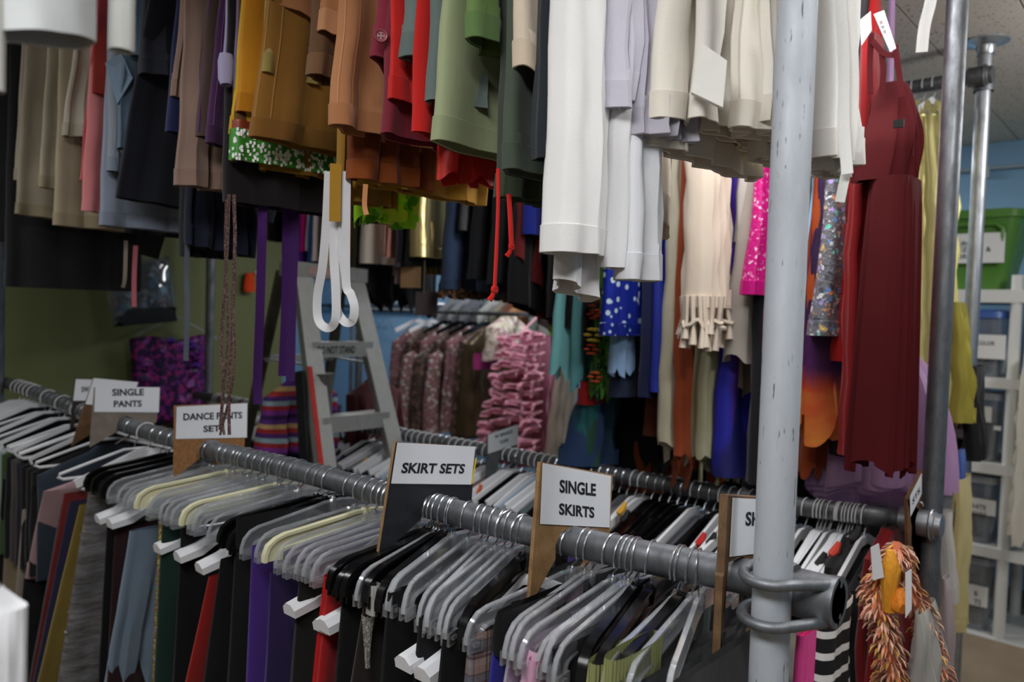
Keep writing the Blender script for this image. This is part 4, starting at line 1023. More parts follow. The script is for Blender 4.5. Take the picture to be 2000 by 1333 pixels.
ga('ivory_trousers', 'ivory folded trousers with broad shaded hem below the ivory shorts', 'trousers', (1262, 100), (1258, 285), iv2, v0=0.93, th=0.035, w=0.34, farhem=0.0, hem=fab('#e2d9ca'))
i2 = ga('ivory_shorts', 'ivory shorts with pocket flap folded outward', 'shorts', (1352, 0), (1332, 232), fab('#efeae2', wr=.6, var=.05), v0=0.95, th=0.045, w=0.26, amp=0.01, k=3, hem=fab('#ece6dc'))
P = [onv(a, b, 0.942) for a, b in ((1373, 92), (1420, 125), (1412, 215), (1350, 185))]
MB().quadbox(P, [p + Vector((0.006, -0.012, 0)) for p in P]).build('pocket_flap', fab('#f3f0ea'), i2, smooth=False)
i3 = ga('ivory_shorts', 'ivory shorts with curled turned cuff, closest to the thick post', 'shorts', (1438, 0), (1425, 248), iv, v0=1.0, th=0.04, w=0.2, amp=0.014, k=3, hem=fab('#ede5d7', wr=.8))
seam(i3, 0, 0.02, fab('#dfd5c4'), 0.0016)
ga('ivory_shorts', 'ivory shorts leg flaring toward the thick post', 'shorts', (1476, 0), (1476, 238), fab('#f1ebe0', wr=.6, var=.05), v0=1.03, th=0.035, w=0.2, amp=0.012, k=3, hem=fab('#eae2d4'))
ga('ivory_trousers', 'ivory trousers hanging lowest next to the pink sequin leg', 'trousers', (1462, 150), (1464, 310), fab('#e4dccd'), v0=1.1, th=0.03, w=0.2)
w5 = ga('white_trousers', 'white cotton trousers just past the thick post with twill tapes', 'trousers', (1582, 0), (1576, 308), fab('#f0eeea', wr=.5, var=.05), v0=1.03, th=0.05, w=0.09, amp=0.01, k=2, hem=fab('#eae6df'))
strap(w5, [(1640, -20), (1648, 120), (1648, 240), (1655, 340)], 1.02, 0.014, fab('#efede8', wr=.8), 'tape')
strap(w5, [(1660, -20), (1668, 150), (1662, 280), (1640, 395)], 1.03, 0.012, fab('#f1efe9', wr=.8), 'tape')
ga('ivory_trousers', 'small ivory leg lining showing under the white cotton trousers', 'trousers', (1584, 200), (1580, 334), fab('#dfd8cb'), v0=1.06, th=0.03, w=0.08)
# hanging tapes of the trousers in the middle
tp = ga('black_trousers', 'black trousers with long purple ribbon ties', 'trousers', (510, 260), (505, 398), fab('#15121a'), v0=V0 + .1, th=0.06, w=0.34)
pr_ = fab('#4a2068', wr=.3)
strap(tp, [(514, 340), (512, 450), (508, 600), (503, 740), (504, 790)], V0 + 0.09, 0.019, pr_, 'purple_ribbon')
strap(tp, [(562, 340), (560, 450), (558, 600), (552, 735)], V0 + 0.17, 0.020, pr_, 'purple_ribbon')
strap(tp, [(577, 340), (575, 450), (570, 600), (567, 745)], V0 + 0.18, 0.020, fab('#45205f', wr=.3), 'purple_ribbon')
wl = ga('white_loop_trousers', 'mustard trousers with two long white drawstring loops', 'trousers', (652, 260), (648, 392), fab('#a87d2b'), v0=V0 + .09, th=0.04, w=0.14)
wt_ = fab('#e9e8ea', wr=.3)
strap(wl, [(642, 335), (641, 360), (637, 440), (630, 520), (620, 580), (622, 625), (640, 641), (655, 625), (656, 570), (652, 500), (653, 420), (654, 335)], V0 + .075, 0.0165, wt_, 'drawstring')
strap(wl, [(673, 335), (672, 360), (669, 440), (662, 540), (658, 600), (672, 628), (688, 627), (692, 600), (685, 575), (676, 550), (676, 420), (677, 335)], V0 + 0.085, 0.016, wt_, 'drawstring')
strap(wl, [(656, 320), (655, 360), (654, 433)], V0 + .065, 0.021, fab('#b98a2e'), 'yellow_tab')
strap(wl, [(685, 335), (684, 380), (682, 470), (678, 560)], V0 + 0.1, 0.008, fab('#8a4a28'), 'brick_lace')
lime = blotch('#a6ea28', ['#5fb018', '#dcf24c'], 14, 0.55, 0.5)
lg = ga('lime_skirt', 'lime green gathered skirt below the tan and rust skirts', 'skirt', (692, 300), (688, 430), lime, v0=V0 + .18, th=0.05, w=0.15, amp=0.02, k=6, jag=0.01)
strap(lg, [(714, 360), (712, 400), (716, 420)], V0 - 0.01, 0.008, fab('#c98a5a'), 'tan_lace')
for (pxs, c, lab) in (([(366, 478), (364, 540), (366, 600), (363, 705)], '#5f6672', 'tie'),):
    strap(st, pxs, V0 + 0.1, 0.012, fab(c), lab)
strap(st, [(246, 470), (244, 540), (240, 562)], V0 + 0.1, 0.010, fab('#8d8276'), 'tie')
strap(st, [(265, 480), (262, 540), (262, 600)], V0 + 0.1, 0.012, fab('#b0616b'), 'pink_tie')
# white clothes close to the camera on the near rack
RZ = empty('clothes_rack', (-1.2, 0.12, 0), 'pipe rack of white clothes close beside the camera', 'rack', 'pipe clothes racks')
pipe((-2.6, 0.12, ZT), (-0.52, 0.12, ZT), 0.0243, 'rail', galv, RZ, 16); pipe((-2.6, 0.08, 0), (-2.6, 0.08, CEIL), 0.0243, 'post', galv, RZ, 12)
pipe((-0.47, -0.30, 0), (-0.47, -0.30, CEIL), 0.0243, 'post', galv, RZ, 12); pipe((-0.49, -0.3, ZT), (-0.49, 0.14, ZT), 0.0243, 'rail', galv, RZ, 12); pipe((-2.6, 0.12, 1.3), (-1.0, 0.12, 1.3), 0.02, 'rail', galv, RZ, 12)
wz = fab('#b4b6b5', wr=.3, var=.04)
def zc_(label, pt, pb, t, th, dirw, mat, w=0.3, **k):
    a = ont(pt[0], pt[1], t); b = ont(pb[0], pb[1], t)
    o = cloth('white_shirt', None, None, a.y, w, th, mat, pt3=(a.x, a.y, ZT - 0.01), pb3=(b.x, a.y, b.z), **k)
    tag(o, label, 'shirt', 'white clothes on the near rack'); return o
zc_('blurred white shirt hem nearest the camera, broad curved fold', (-30, 0), (-12, 78), 0.62, 0.055, 0, wz, w=0.075, amp=0.004, k=1, farhem=0.012, N=40, hemh=.02)
zc_('blurred white narrow panel beside the broad curved white hem', (212, 0), (204, 94), 0.66, 0.016, 0, fab('#b9b9b3', wr=.2), w=0.02, amp=0.0008, k=1, wob=0)
zc_('blurred white strip hanging lowest at the very edge', (-40, 0), (-24, 178), 0.60, 0.012, 0, fab('#aeaca5', wr=.2), w=0.015, amp=0.0008, k=1, wob=0)
a = ont(-42, 1190, 0.6); b = ont(-40, 1500, 0.6)
o = cloth('white_shirt', None, None, a.y - 0.02, 0.05, 0.03, fab('#e8e8ea', wr=.4), pt3=(a.x, a.y - .02, a.z), pb3=(b.x, a.y - .02, 0.75), shoulder=0.02, amp=0.006, bulge=0.2)
tag(o, 'blurred white shirt shoulder low at the corner, close to the camera', 'shirt', 'white clothes on the near rack')
# ================================================================ garments on the upper middle rail
GB = 'garments on the upper middle rail'
VBr = VB + 0.049; VB0 = VBr - 0.2
def gb(name, label, cat, top, bot, mat, th=0.035, w=0.40, hem=None, v0=VB0, group=GB, **k):
    k.setdefault('ztop', ZT - 0.02); k.setdefault('thtop', 0.02)
    o = cloth(name, top, bot, v0, w, th, mat, **k)
    tag(o, label, cat, group)
    if hem: hemband(o, hem)
    return o
def row(items):
    for it in items:
        nm, lb, ct, top, bot, mt = it[:6]; kw = it[6] if len(it) > 6 else {}
        gb(nm, lb, ct, top, bot, mt, **kw)
T = 0.03
row([
 ('black_gown', 'black gown at the dark end of the middle rail behind the ladder', 'dress', (520, 300), (515, 470), fab('#17171b'), dict(th=.1)),
 ('grey_trousers', 'pale blue-grey folded trousers above the ladder cap', 'trousers', (556, 380), (548, 496), fab('#8f99ad'), dict(th=.05)),
 ('magenta_leggings', 'hot magenta leggings between purple ribbons and white loops', 'leggings', (588, 380), (582, 492), fab('#e0148f', wr=.3), dict(th=.05, w=.3)),
 ('violet_leggings', 'violet leggings peeping under the magenta pair', 'leggings', (586, 400), (581, 512), fab('#5b2090'), dict(th=.04, w=.35)),
 ('lilac_leggings', 'pale lilac white leggings next to the magenta pair', 'leggings', (603, 380), (594, 490), fab('#dcd4ea'), dict(th=.03)),
 ('blue_leggings', 'teal blue leggings behind the white loops', 'leggings', (608, 380), (598, 522), fab('#1e62a0'), dict(th=.03)),
 ('white_leggings', 'white leggings with pinkish sheen behind the white loops', 'leggings', (616, 380), (606, 510), fab('#f0dfe2'), dict(th=.045)),
 ('green_leggings', 'mid green leggings glimpsed behind the white loops', 'leggings', (632, 380), (626, 500), fab('#4f8a4a'), dict(th=.03)),
 ('pale_gold_leggings', 'pale gold leggings seen between the two white loops', 'leggings', (645, 380), (636, 536), fab('#d8cc8e'), dict(th=.04)),
 ('beige_leggings', 'beige leggings inside the second white loop', 'leggings', (662, 380), (655, 545), fab('#b5aa8d'), dict(th=.04)),
 ('black_lace_dress', 'black lace dress with ragged hem over the blue wall', 'dress', (695, 400), (690, 590), fab('#101013', sheen=0), dict(th=.07, jag=.04, jk=3, flare=.05)),
 ('off_white_trousers', 'off-white folded trousers with open cuff below the lime skirt', 'trousers', (706, 380), (697, 515), fab('#e6dccd', wr=.4), dict(th=.10, w=.36, amp=.006)),
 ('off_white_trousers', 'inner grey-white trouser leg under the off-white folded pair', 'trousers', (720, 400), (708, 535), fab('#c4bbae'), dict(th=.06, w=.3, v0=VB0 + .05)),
 ('blush_trousers', 'terracotta pink trousers rolled at the hem', 'trousers', (752, 380), (744, 500), fab('#cf9c8e'), dict(th=.04)),
 ('terracotta_trousers', 'slim coral trousers beside the blush pair', 'trousers', (760, 380), (752, 503), fab('#d99887'), dict(th=.028)),
 ('plum_grey_trousers', 'plum grey trousers among black ones near the gold lamé pair', 'trousers', (775, 380), (768, 522), fab('#4a424b'), dict(th=.045)),
 ('tan_trim_trousers', 'black trousers with one thin tan stripe near the gold lamé pair', 'trousers', (784, 380), (775, 510), fab('#1b2027'), dict(th=.03)),
 ('black_trousers', 'black trousers just before the gold lamé pair', 'trousers', (797, 380), (788, 518), fab('#141417'), dict(th=.05)),
])
gt_ = gb('gold_lame_trousers', 'shiny gold lamé trousers folded over a hanger', 'trousers', (790, 330), (795, 502), satin('#efdb9a', .24, .6, .7, 9), th=.11, thtop=.06, w=.34, amp=.006, hem=satin('#efdb9a', .24, .6, .5, 9))
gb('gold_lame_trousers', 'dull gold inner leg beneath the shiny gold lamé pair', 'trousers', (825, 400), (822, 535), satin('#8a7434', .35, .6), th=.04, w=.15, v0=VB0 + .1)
nj = fab('#3a4d6c', wr=.8, var=.3)
j1 = gb('blue_jeans', 'dark blue denim jeans with deep hem and lace edge', 'jeans', (872, 330), (852, 565), nj, th=.10, thtop=.05, w=.4, amp=.012, hem=fab('#33445f'))
cloth('lace_edge', None, None, VB0, .4, .09, blotch('#2c1d12', ['#7a5128'], 60, .5), parent=j1, pt3=LAST['pb'] + Vector((0, 0, .004)), pb3=LAST['pb'] + Vector((0, 0, -.03)), thtop=.09, amp=.012, jag=.008, jk=9, M=4)
tagp = onv(783, 520, VB0 - .02)
for lb, a, b, c in (('kraft paper tag hanging below the black trousers near the gold lamé', (783, 521), (810, 562), '#a8865f'), ('grey-mauve card tag hanging over the blue wall gap', (812, 570), (843, 617), '#5d5054'), ('small mauve card tag half behind the kraft paper tag', (771, 522), (788, 555), '#6a585c')):
    A = onv(a[0], a[1], VB0 + .02); B = onv(b[0], b[1], VB0 + .02)
    tg = empty('swing_tag', A, lb, 'tag', 'card tags on the middle rail')
    MB().quadbox([A, Vector((B.x, A.y + .03, A.z)), Vector((B.x, A.y + .03, B.z)), Vector((A.x, A.y, B.z))], [p + Vector((.001, -.0015, 0)) for p in (A, Vector((B.x, A.y + .03, A.z)), Vector((B.x, A.y + .03, B.z)), Vector((A.x, A.y, B.z)))]).build('card', fab(c, wr=0), tg, smooth=False)
    MB().tube([A.lerp(B, .5) * 1.0 + Vector((0, 0, A.z - (A.z + B.z) / 2 - .005)), A.lerp(B, .5) + Vector((0, 0, (A.z - B.z) * .5 + .12))], .0012, 5).build('string', fab('#8d8272'), tg)
row([
 ('black_trousers', 'black satin trousers with silvery strip beside the jeans', 'trousers', (905, 330), (893, 450), satin('#3b3c40', .4, .2), dict(th=.04)),
 ('black_dress', 'black dress with thin blue piping beside the jeans', 'dress', (935, 330), (905, 545), fab('#14161b'), dict(th=.07)),
 ('black_dress', 'wide black dress behind the long red cord', 'dress', (965, 330), (945, 560), fab('#121317'), dict(th=.09, jag=.02)),
 ('black_skirt', 'black skirt with slanting hem behind the short red cord', 'skirt', (1000, 330), (985, 590), fab('#0f1013'), dict(th=.09, farhem=-.1)),
 ('royal_blue_dress', 'royal blue short dress behind the olive trousers hem', 'dress', (1022, 330), (1013, 458), fab('#1e2a8e'), dict(th=.07, w=.3)),
 ('maroon_sheer_skirt', 'sheer maroon skirt swept over the black dresses', 'skirt', (1008, 380), (998, 500), sheer('#7a0f14', .75), dict(th=.05, w=.3, farhem=-.35, amp=.02)),
 ('black_gown', 'black gown with slanting hem meeting the white trousers', 'dress', (1062, 380), (1062, 620), fab('#101116'), dict(th=.08, farhem=-.08)),
 ('black_sequin_dress', 'black dress with silvery sequin bodice below the white trousers', 'dress', (1098, 480), (1092, 640), blotch('#131317', ['#77777a'], 40, .66, .4, .3), dict(th=.08, w=.3)),
 ('aqua_scarf_skirt', 'aqua chiffon skirt panel with dark bird shape on it', 'skirt', (1100, 560), (1083, 728), sheer('#7fc9cc', .8), dict(th=.05, w=.28, flare=.08, near=.4, jag=.02)),
 ('aqua_scarf_skirt', 'second aqua chiffon panel, lower and darker', 'skirt', (1122, 600), (1112, 755), sheer('#5fa6ab', .85), dict(th=.04, w=.28, jag=.015)),
 ('black_dress', 'black dress between the aqua panels and flower garland', 'dress', (1135, 480), (1128, 678), fab('#0f0f12'), dict(th=.06)),
])
g1_ = gb('flower_garland', 'green leaf garland with orange and yellow cloth flowers', 'garland', (1168, 480), (1153, 770), blotch('#2c5c2a', ['#163a1b', '#4f8a2e'], 40, .5), th=.05, w=.1, amp=.012, k=2, jag=.02)
for (a, b, c, r) in ((1160, 615, '#8f1d1c', .018), (1166, 612, '#d24a1e', .014), (1160, 655, '#c9b23a', .026), (1156, 683, '#d6491d', .02), (1163, 737, '#e05a22', .02), (1158, 590, '#7d1a1a', .02)):
    p = onv(a, b, VB0 - .01); mb = MB()
    for k in range(6):
        an = 2 * PI * k / 6; q = p + Vector((math.cos(an) * r * .75, -.004 * (k % 2), math.sin(an) * r * .75)); 
        mb.lathe([(0, -r * .2), (r * .55, -r * .1), (r * .6, r * .1), (0, r * .25)], q, 7)
    mb.build('flower', fab(c, wr=.6), g1_)
gb('blue_spotted_dress', 'blue sequin dress hem with large silver spots', 'dress', (1180, 500), (1170, 655), dots('#1d2f9c', '#cfe6f4', 40, .34, .35, .4), th=.045, w=.2, v0=VB0 - .14, amp=.004, hem=dots('#1a2a8c', '#b9d4ea', 60, .3, .35, .4))
row([
 ('light_blue_gown', 'pale blue gown with frayed slanting hem', 'dress', (1198, 480), (1187, 728), fab('#8fb0d6', wr=.5), dict(th=.045, w=.2, v0=VB0 - .04, amp=.008, jag=.012)),
 ('navy_gown', 'dark navy gown beside the pale blue one', 'dress', (1246, 480), (1240, 775), fab('#141c44', wr=.5), dict(th=.07)),
 ('navy_gown', 'slate navy gown hem below the pale blue gown', 'dress', (1195, 600), (1187, 775), fab('#26304a', wr=.5), dict(th=.07, w=.32)),
 ('royal_blue_gown', 'royal blue gown with one bright fold beside the long cream skirt', 'dress', (1266, 480), (1262, 765), satin('#26349c', .5, .1), dict(th=.06)),
 ('black_cape', 'black cape hanging low behind the blue gowns', 'cape', (1215, 700), (1195, 905), fab('#0d0d10'), dict(th=.2, w=.2, v0=VB0 + .2, jag=.03)),
 ('brown_skirt', 'deep brown skirt behind the long cream one', 'skirt', (1282, 650), (1252, 850), fab('#5c2c1c'), dict(th=.07, w=.3, farhem=-.05, v0=VB0 + .05)),
])
rc = fab('#a34a26', wr=.6); 
gb('cream_long_skirt', 'long narrow cream chiffon skirt with scalloped hem', 'skirt', (1300, 330), (1282, 880), fab('#e2dbc0', wr=.6, trans=.15), th=.075, thtop=.05, w=.3, amp=.014, jag=.035, jk=4)
gb('rust_chiffon_dress', 'rust brown chiffon dress with long pointed hem', 'dress', (1316, 430), (1308, 905), rc, th=.05, thtop=.03, w=.3, amp=.014, k=3, jag=.06, jk=2.5, farhem=-.02)
gb('sage_chiffon_skirt', 'pale sage chiffon skirt with frilled hem below the fringed dress', 'skirt', (1352, 600), (1352, 910), fab('#b5b393', wr=.7), th=.06, thtop=.04, w=.22, v0=VB0 + .02, amp=.014, k=4, jag=.05, jk=4)
be = fab('#dccdbb', wr=.5, var=.06)
fd = gb('fringed_dress', 'pale beige gathered dress with knotted fringe hem', 'dress', (1330, 300), (1338, 600), be, th=.09, thtop=.085, w=.13, v0=VB0 - .1, amp=.012, k=6)
LR = LAST['rings'][14]
fr = random.Random(5)
for i in range(0, LAST['N'], 2):
    p = LR[i] + Vector((0, 0, .03)); L = fr.uniform(.10, .15); jx = fr.uniform(-.012, .012)
    MB().tube([p, p + Vector((jx * .5, 0, -L * .45)), p + Vector((jx, 0, -L * .6)), p + Vector((jx * 1.3, -.004, -L))], [.009, .007, .005, .011], 6).build('fringe', be, fd)
cz = sum(LR, Vector()) / len(LR)
MB().tube([cz + (p - cz) * 1.04 + Vector((0, 0, -.045 + .012 * math.sin(k * .9))) for k, p in enumerate(LR)], .007, 5, loop=True).build('fringe_band', be, fd)
gb('white_gown', 'bright white gown glowing between beige dress and pink sequin leg', 'dress', (1432, 260), (1432, 470), fab('#fbf6ee', wr=.4, trans=.35), th=.09, w=.34)
gb('sheer_blouse', 'sheer off-white blouse with handkerchief hem', 'blouse', (1455, 330), (1412, 690), fab('#d9d2c8', wr=.5, trans=.3), th=.10, thtop=.03, w=.32, amp=.02, k=3, jag=.05, jk=2)
gb('sheer_blouse', 'lower grey sheer blouse panel with straight hem', 'blouse', (1420, 600), (1410, 765), fab('#a59a8e', wr=.5, trans=.2), th=.10, w=.26, amp=.012, jag=.01, v0=VB0 + .06)
pk = sequin('#d81c86', ['#e8279c', '#d81c86', '#ffd9f2', '#e0248f', '#cf1a80', '#ff8fd0', '#d81c86', '#e0248f'], 120, .35, .1, .42)  # pale pink cells put the sequins' sparkle into the colour
ps = gb('pink_sequin_leggings', 'hot pink sequin legging leg with plain satin cuff', 'leggings', (1467, 320), (1445, 575), pk, th=.058, thtop=.028, w=.14, v0=VB0 - .06, amp=.003, hem=satin('#d81e8a', .3, .3), ztop=1.95)
row([
 ('pale_pink_slip', 'pale pink slip strip beside the thick post', 'slip', (1488, 560), (1484, 688), fab('#e0a9ae', wr=.4), dict(th=.03, w=.2)),
 ('pink_brown_slip', 'dusky pink strip hanging lower beside the thick post', 'slip', (1492, 650), (1486, 805), fab('#7c5a58'), dict(th=.03, w=.2, v0=VB0 + .05)),
 ('blue_tulle_gown', 'royal blue and violet tulle gown above the dark low rail', 'dress', (1412, 640), (1392, 930), blotch('#2a2bb0', ['#4a2590', '#191c66'], 5, .5, .6, 0, (1, 3, .3)), dict(th=.09, thtop=.05, w=.3, amp=.02, k=3, v0=VB0 + .04)),
 ('black_gown', 'black gown between the blue tulle and the thick post', 'dress', (1460, 640), (1452, 945), fab('#15161d'), dict(th=.08, w=.3)),
 ('orange_costume', 'burnt orange costume half behind the thick post', 'costume', (1592, 300), (1576, 640), satin('#b3501c', .5, .1), dict(th=.05, w=.3, amp=.015)),
])
holo = sequin('#85878f', ['#f4f6fa', '#9aa0b4', '#8ff0e0', '#c7b2f8', '#f8d48c', '#8a909c', '#e9edf6', '#86b6f8', '#70737c', '#f8a878', '#5c5f68'], 62, .3, .15, .42)  # bright cells: own holographic colours, with sparkle painted in as lighter ones
gb('sequin_trousers', 'holographic silver sequin flared leg beside the thick post', 'trousers', (1606, 300), (1578, 655), holo, th=.07, thtop=.028, w=.16, v0=VB0 - .06, amp=.002, hem=holo, ztop=1.95)
gb('charcoal_dress', 'charcoal dress between the sequin leg and the red ruffles', 'dress', (1639, 300), (1628, 560), fab('#3d3b40'), th=.03, w=.2)
gb('flame_dress', 'purple to flame orange dip-dyed dress hem behind the post', 'dress', (1572, 640), (1562, 845), ombre([(0, '#e8a33a'), (.14, '#d4502a'), (.3, '#5a2568'), (.8, '#2c1240')], -1.06, -.72, .6, .2), th=.10, w=.3, amp=.015, jag=.03, jk=3, v0=VB0)
gb('flame_dress', 'rust orange costume hem lowest behind the thick post', 'dress', (1562, 800), (1556, 925), fab('#a2461c'), th=.06, w=.26, v0=VB0 + .1, jag=.02)
rr_ = fab('#c01a1c', wr=.3)
rf = gb('red_ruffle_dress', 'bright red dress with stacked ruffle tiers', 'dress', (1650, 330), (1634, 705), rr_, th=.05, thtop=.015, w=.24, wtop=.03, amp=.006)
for i, (yy, xl) in enumerate(((508, 1640), (573, 1636), (640, 1632), (705, 1628))):
    p0 = onv(xl + 8, yy - 70, VB0); p1 = onv(xl, yy, VB0)
    cloth('ruffle_tier', None, None, VB0 - .015, .26, .085, rr_, parent=rf, pt3=(p0.x - .005, VB0 - .015, p0.z), pb3=(p1.x - .005, VB0 - .015, p1.z), thtop=.045, amp=.007, k=6, M=6, N=40)
gb('black_dress', 'black dress in shadow between ruffles and burgundy gown', 'dress', (1633, 640), (1622, 890), fab('#170c0e'), th=.07, wtop=.05, w=.2, v0=VB0 + .08)
# burgundy gown, closest on the middle rail
bg = fab('#50080f', wr=.35, var=.12, sheen=0.0)
VG = 1.86
tp_ = onv(1700, 120, VG)
bd = empty('burgundy_gown', onv(1712, 60, VG), 'long burgundy chiffon gown with halter neck and blouson waist', 'dress', GB)
cloth('skirt', (1698, 345), (1664, 905), VG - .06, .15, .115, bg, parent=bd, thtop=.09, amp=.013, k=12, wob=0.0, crease=0.0, jag=.02, jk=3, twist=.2, N=120, M=22)
cloth('bodice', (1700, 158), (1682, 352), VG - .06, .13, .105, bg, parent=bd, thtop=.055, wtop=.07, amp=.010, k=5, bulge=.2, N=80)
for pts in ([(1702, 64), (1699, 120), (1700, 185)], [(1748, 88), (1754, 130), (1762, 190)], [(1704, 80), (1726, 104), (1748, 108)], [(1722, 104), (1725, 140), (1722, 185)]):
    strap(bd, pts, VG - .06, .012, bg, 'strap')
MB().box(tuple(onv(1744, 250, VG - .1)), tuple(onv(1765, 232, VG - .1) + Vector((0, .006, 0)))).build('black_tag', fab('#141416'), bd, smooth=False)
cb_ = gb('red_gown', 'brighter red gown half hidden behind the burgundy gown', 'dress', (1680, 60), (1642, 890), fab('#8c0b0f', wr=.4), th=.035, thtop=.03, w=.12, v0=VB0 - .1, amp=.01, k=5, ztop=2.12)
hb = onv(1706, -8, VG)
hang('T', onv(1700, 40, VB).x, VBr, ZT, 'thin clear hanger carrying the burgundy gown', 'hangers on the upper middle rail')
for x_ in (-1.0,):
    pass
for lab, p4, c in (('white hang tag with small red print on the burgundy gown hanger', ((1706, 28), (1726, 20), (1750, 95), (1738, 102)), '#b4b5b8'), ('small white plastic bag tag by the burgundy gown neck', ((1678, 40), (1700, 22), (1702, 60), (1682, 90)), '#aaa7a9')):
    P = [onv(a, b, VG - .09) for a, b in p4]
    t_ = empty('hang_tag', P[0], lab, 'tag', 'tags on the burgundy gown')
    MB().quadbox(P, [p + Vector((.001, -.001, 0)) for p in P]).build('card', plastic(c, .5), t_, smooth=False)
    if c == '#b4b5b8':
        for i in range(3):
            a = P[0].lerp(P[3], .25 + .12 * i); b = P[1].lerp(P[2], .25 + .12 * i); d = (b - a)
            MB().tube([a + d * .2 + Vector((.001, -.003, 0)), a + d * .5 + Vector((.001, -.003, 0))], .0012, 4).build('print_line', plastic('#c23a30' if i == 0 else '#55585e', .6), t_)
wb_ = empty('white_ribbon', onv(1815, 20, VB - .1), 'white satin ribbon dangling near the ceiling beside the tall slim post', 'ribbon')
strap(wb_, [(1826, -75), (1818, 0), (1806, 50), (1800, 102)], VB - .06, .026, satin('#aaa8a4', .5, .0), 'tail')
MB().tube([onv(1826, -75, VB - .06), Vector((onv(1826, -75, VB - .06).x, VBr - .03, ZT)), Vector((onv(1826, -75, VB - .06).x, VBr, ZT + .026))], .004, 6).build('loop', satin('#aaa8a4', .5, .0), wb_)
# gold lame dresses further along, rail of the third rack
gl = satin('#e8de92', .32, .25, .9, 12)
VG2 = VC - .24
for i, (a, b, lab) in enumerate(((1782, 1783, 'gold satin dress with halter neck, first of the row by the burgundy gown'), (1803, 1806, 'gold satin dress in the middle of the row behind the tall post'), (1822, 1826, 'gold satin dress half hidden by the tall post'))):
    o = cloth('gold_dress', (a, 225), (b, 770 + 20 * i), VG2, .13, .06, gl, thtop=.05, amp=.02, k=5, ztop=None, seed=30 + i)
    tag(o, lab, 'dress', 'gold dresses on the rear rack')
    strap(o, [(a - 2, 232), (a + 6, 205), (a + 10, 200), (a + 20, 235)], VG2 + .02, .014, gl, 'neck_strap')
    hx = onv(a + 8, 160, VC).x
    hang('S', hx, VC - .04, zc2, ['white hanger of the first gold satin dress', 'white hanger of the middle gold satin dress', 'white hanger of the gold satin dress behind the tall post'][i], 'hangers on the upper rear rail')
og = cloth('olive_gold_skirt', (1852, 590), (1848, 825), VG2, .1, .06, satin('#a69a3e', .4, .3, .7, 8), thtop=.04, amp=.02, k=3)
tag(og, 'olive gold satin skirt glimpsed between the two slim posts', 'skirt')
bt_ = cloth('black_costume', (1884, 715), (1882, 900), VC - .1, .16, .06, fab('#101013'), thtop=.04, amp=.006); tag(bt_, 'black costume on a tiny hanger behind the ceiling-flanged post', 'costume')
bl = cloth('blue_vest', (1868, 880), (1860, 945), VC - .24, .07, .03, fab('#4a66b0', wr=.4), thtop=.01, amp=.004, farhem=-.02); tag(bl, 'cornflower blue vest panel above the cream trousers', 'vest')
bp_ = cloth('cream_trousers', (1858, 935), (1840, 1235), VC - .26, .16, .06, fab('#d0c188', wr=.7), thtop=.03, amp=.008, k=3, farhem=-.0); tag(bp_, 'cream yellow trousers with zip fly between the two slim posts', 'trousers'); hemband(bp_, fab('#c4b57c'))
seam(bp_, 0, .97, fab('#5d4e28'), .002)
zw = cloth('white_blouse', (1840, 1000), (1846, 1180), VC - .3, .06, .03, fab('#d9d6d0'), thtop=.03, amp=.008); tag(zw, 'white blouse sliver behind the tall slim post', 'blouse')
# lilac tutu hung low on the middle rack
ltu = empty('lilac_tutu', onv(1705, 850, VB + .12), 'big lilac tulle tutu hanging under the burgundy gown', 'tutu')
lm_ = NT('tulle'); nz = lm_.noise(9, 5, lm_.scalev((1, 1, .25)), .6)
lm_.set(Base_Color=lin('#c9a0cf'), Roughness=.9, Alpha=lm_.ramp(nz.outputs[0], [(.3, G1(.45)), (.7, G1(.95))]).outputs[0], Sheen_Weight=.4, Normal=lm_.bump(nz.outputs[0], .8, .01))
c0 = onv(1716, 862, VB + .12); ru = (onv(1822, 850, VB + .14) - onv(1600, 850, VB + .14)).length / 2 * 1.2; rz = .13
for li, sc in enumerate((1.0, .93, .84)):
    mb = MB(); n = 64; m = 10
    for a in range(m + 1):
        t = a / m; rad = ru * sc * (0.25 + .75 * math.sin(t * PI * .5) ** .8); z = c0.z + .26 - .40 * t ** 1.4 - .012 * li
        for b in range(n):
            an = 2 * PI * b / n; k = 1 + (.05 + .05 * t) * math.sin(9 * an + li) + .03 * math.sin(17 * an + 2 * li)
            mb.v.append(Vector((c0.x + rad * k * math.cos(an), c0.y + rad * k * math.sin(an) * .8, z - .05 * t * math.cos(an - 2.2) + .006 * t * math.sin(7 * an + li))))
    for a in range(m):
        for b in range(n):
            e = (b + 1) % n; mb.f.append([a * n + b, a * n + e, (a + 1) * n + e, (a + 1) * n + b])
    mb.build('tulle_layer', lm_.m, ltu)
MB().tube([c0 + Vector((0, 0, .25)), Vector((c0.x, c0.y, 1.6)), Vector((c0.x, VBr, ZT))], .008, 6).build('strap', fab('#c9a0cf'), ltu)
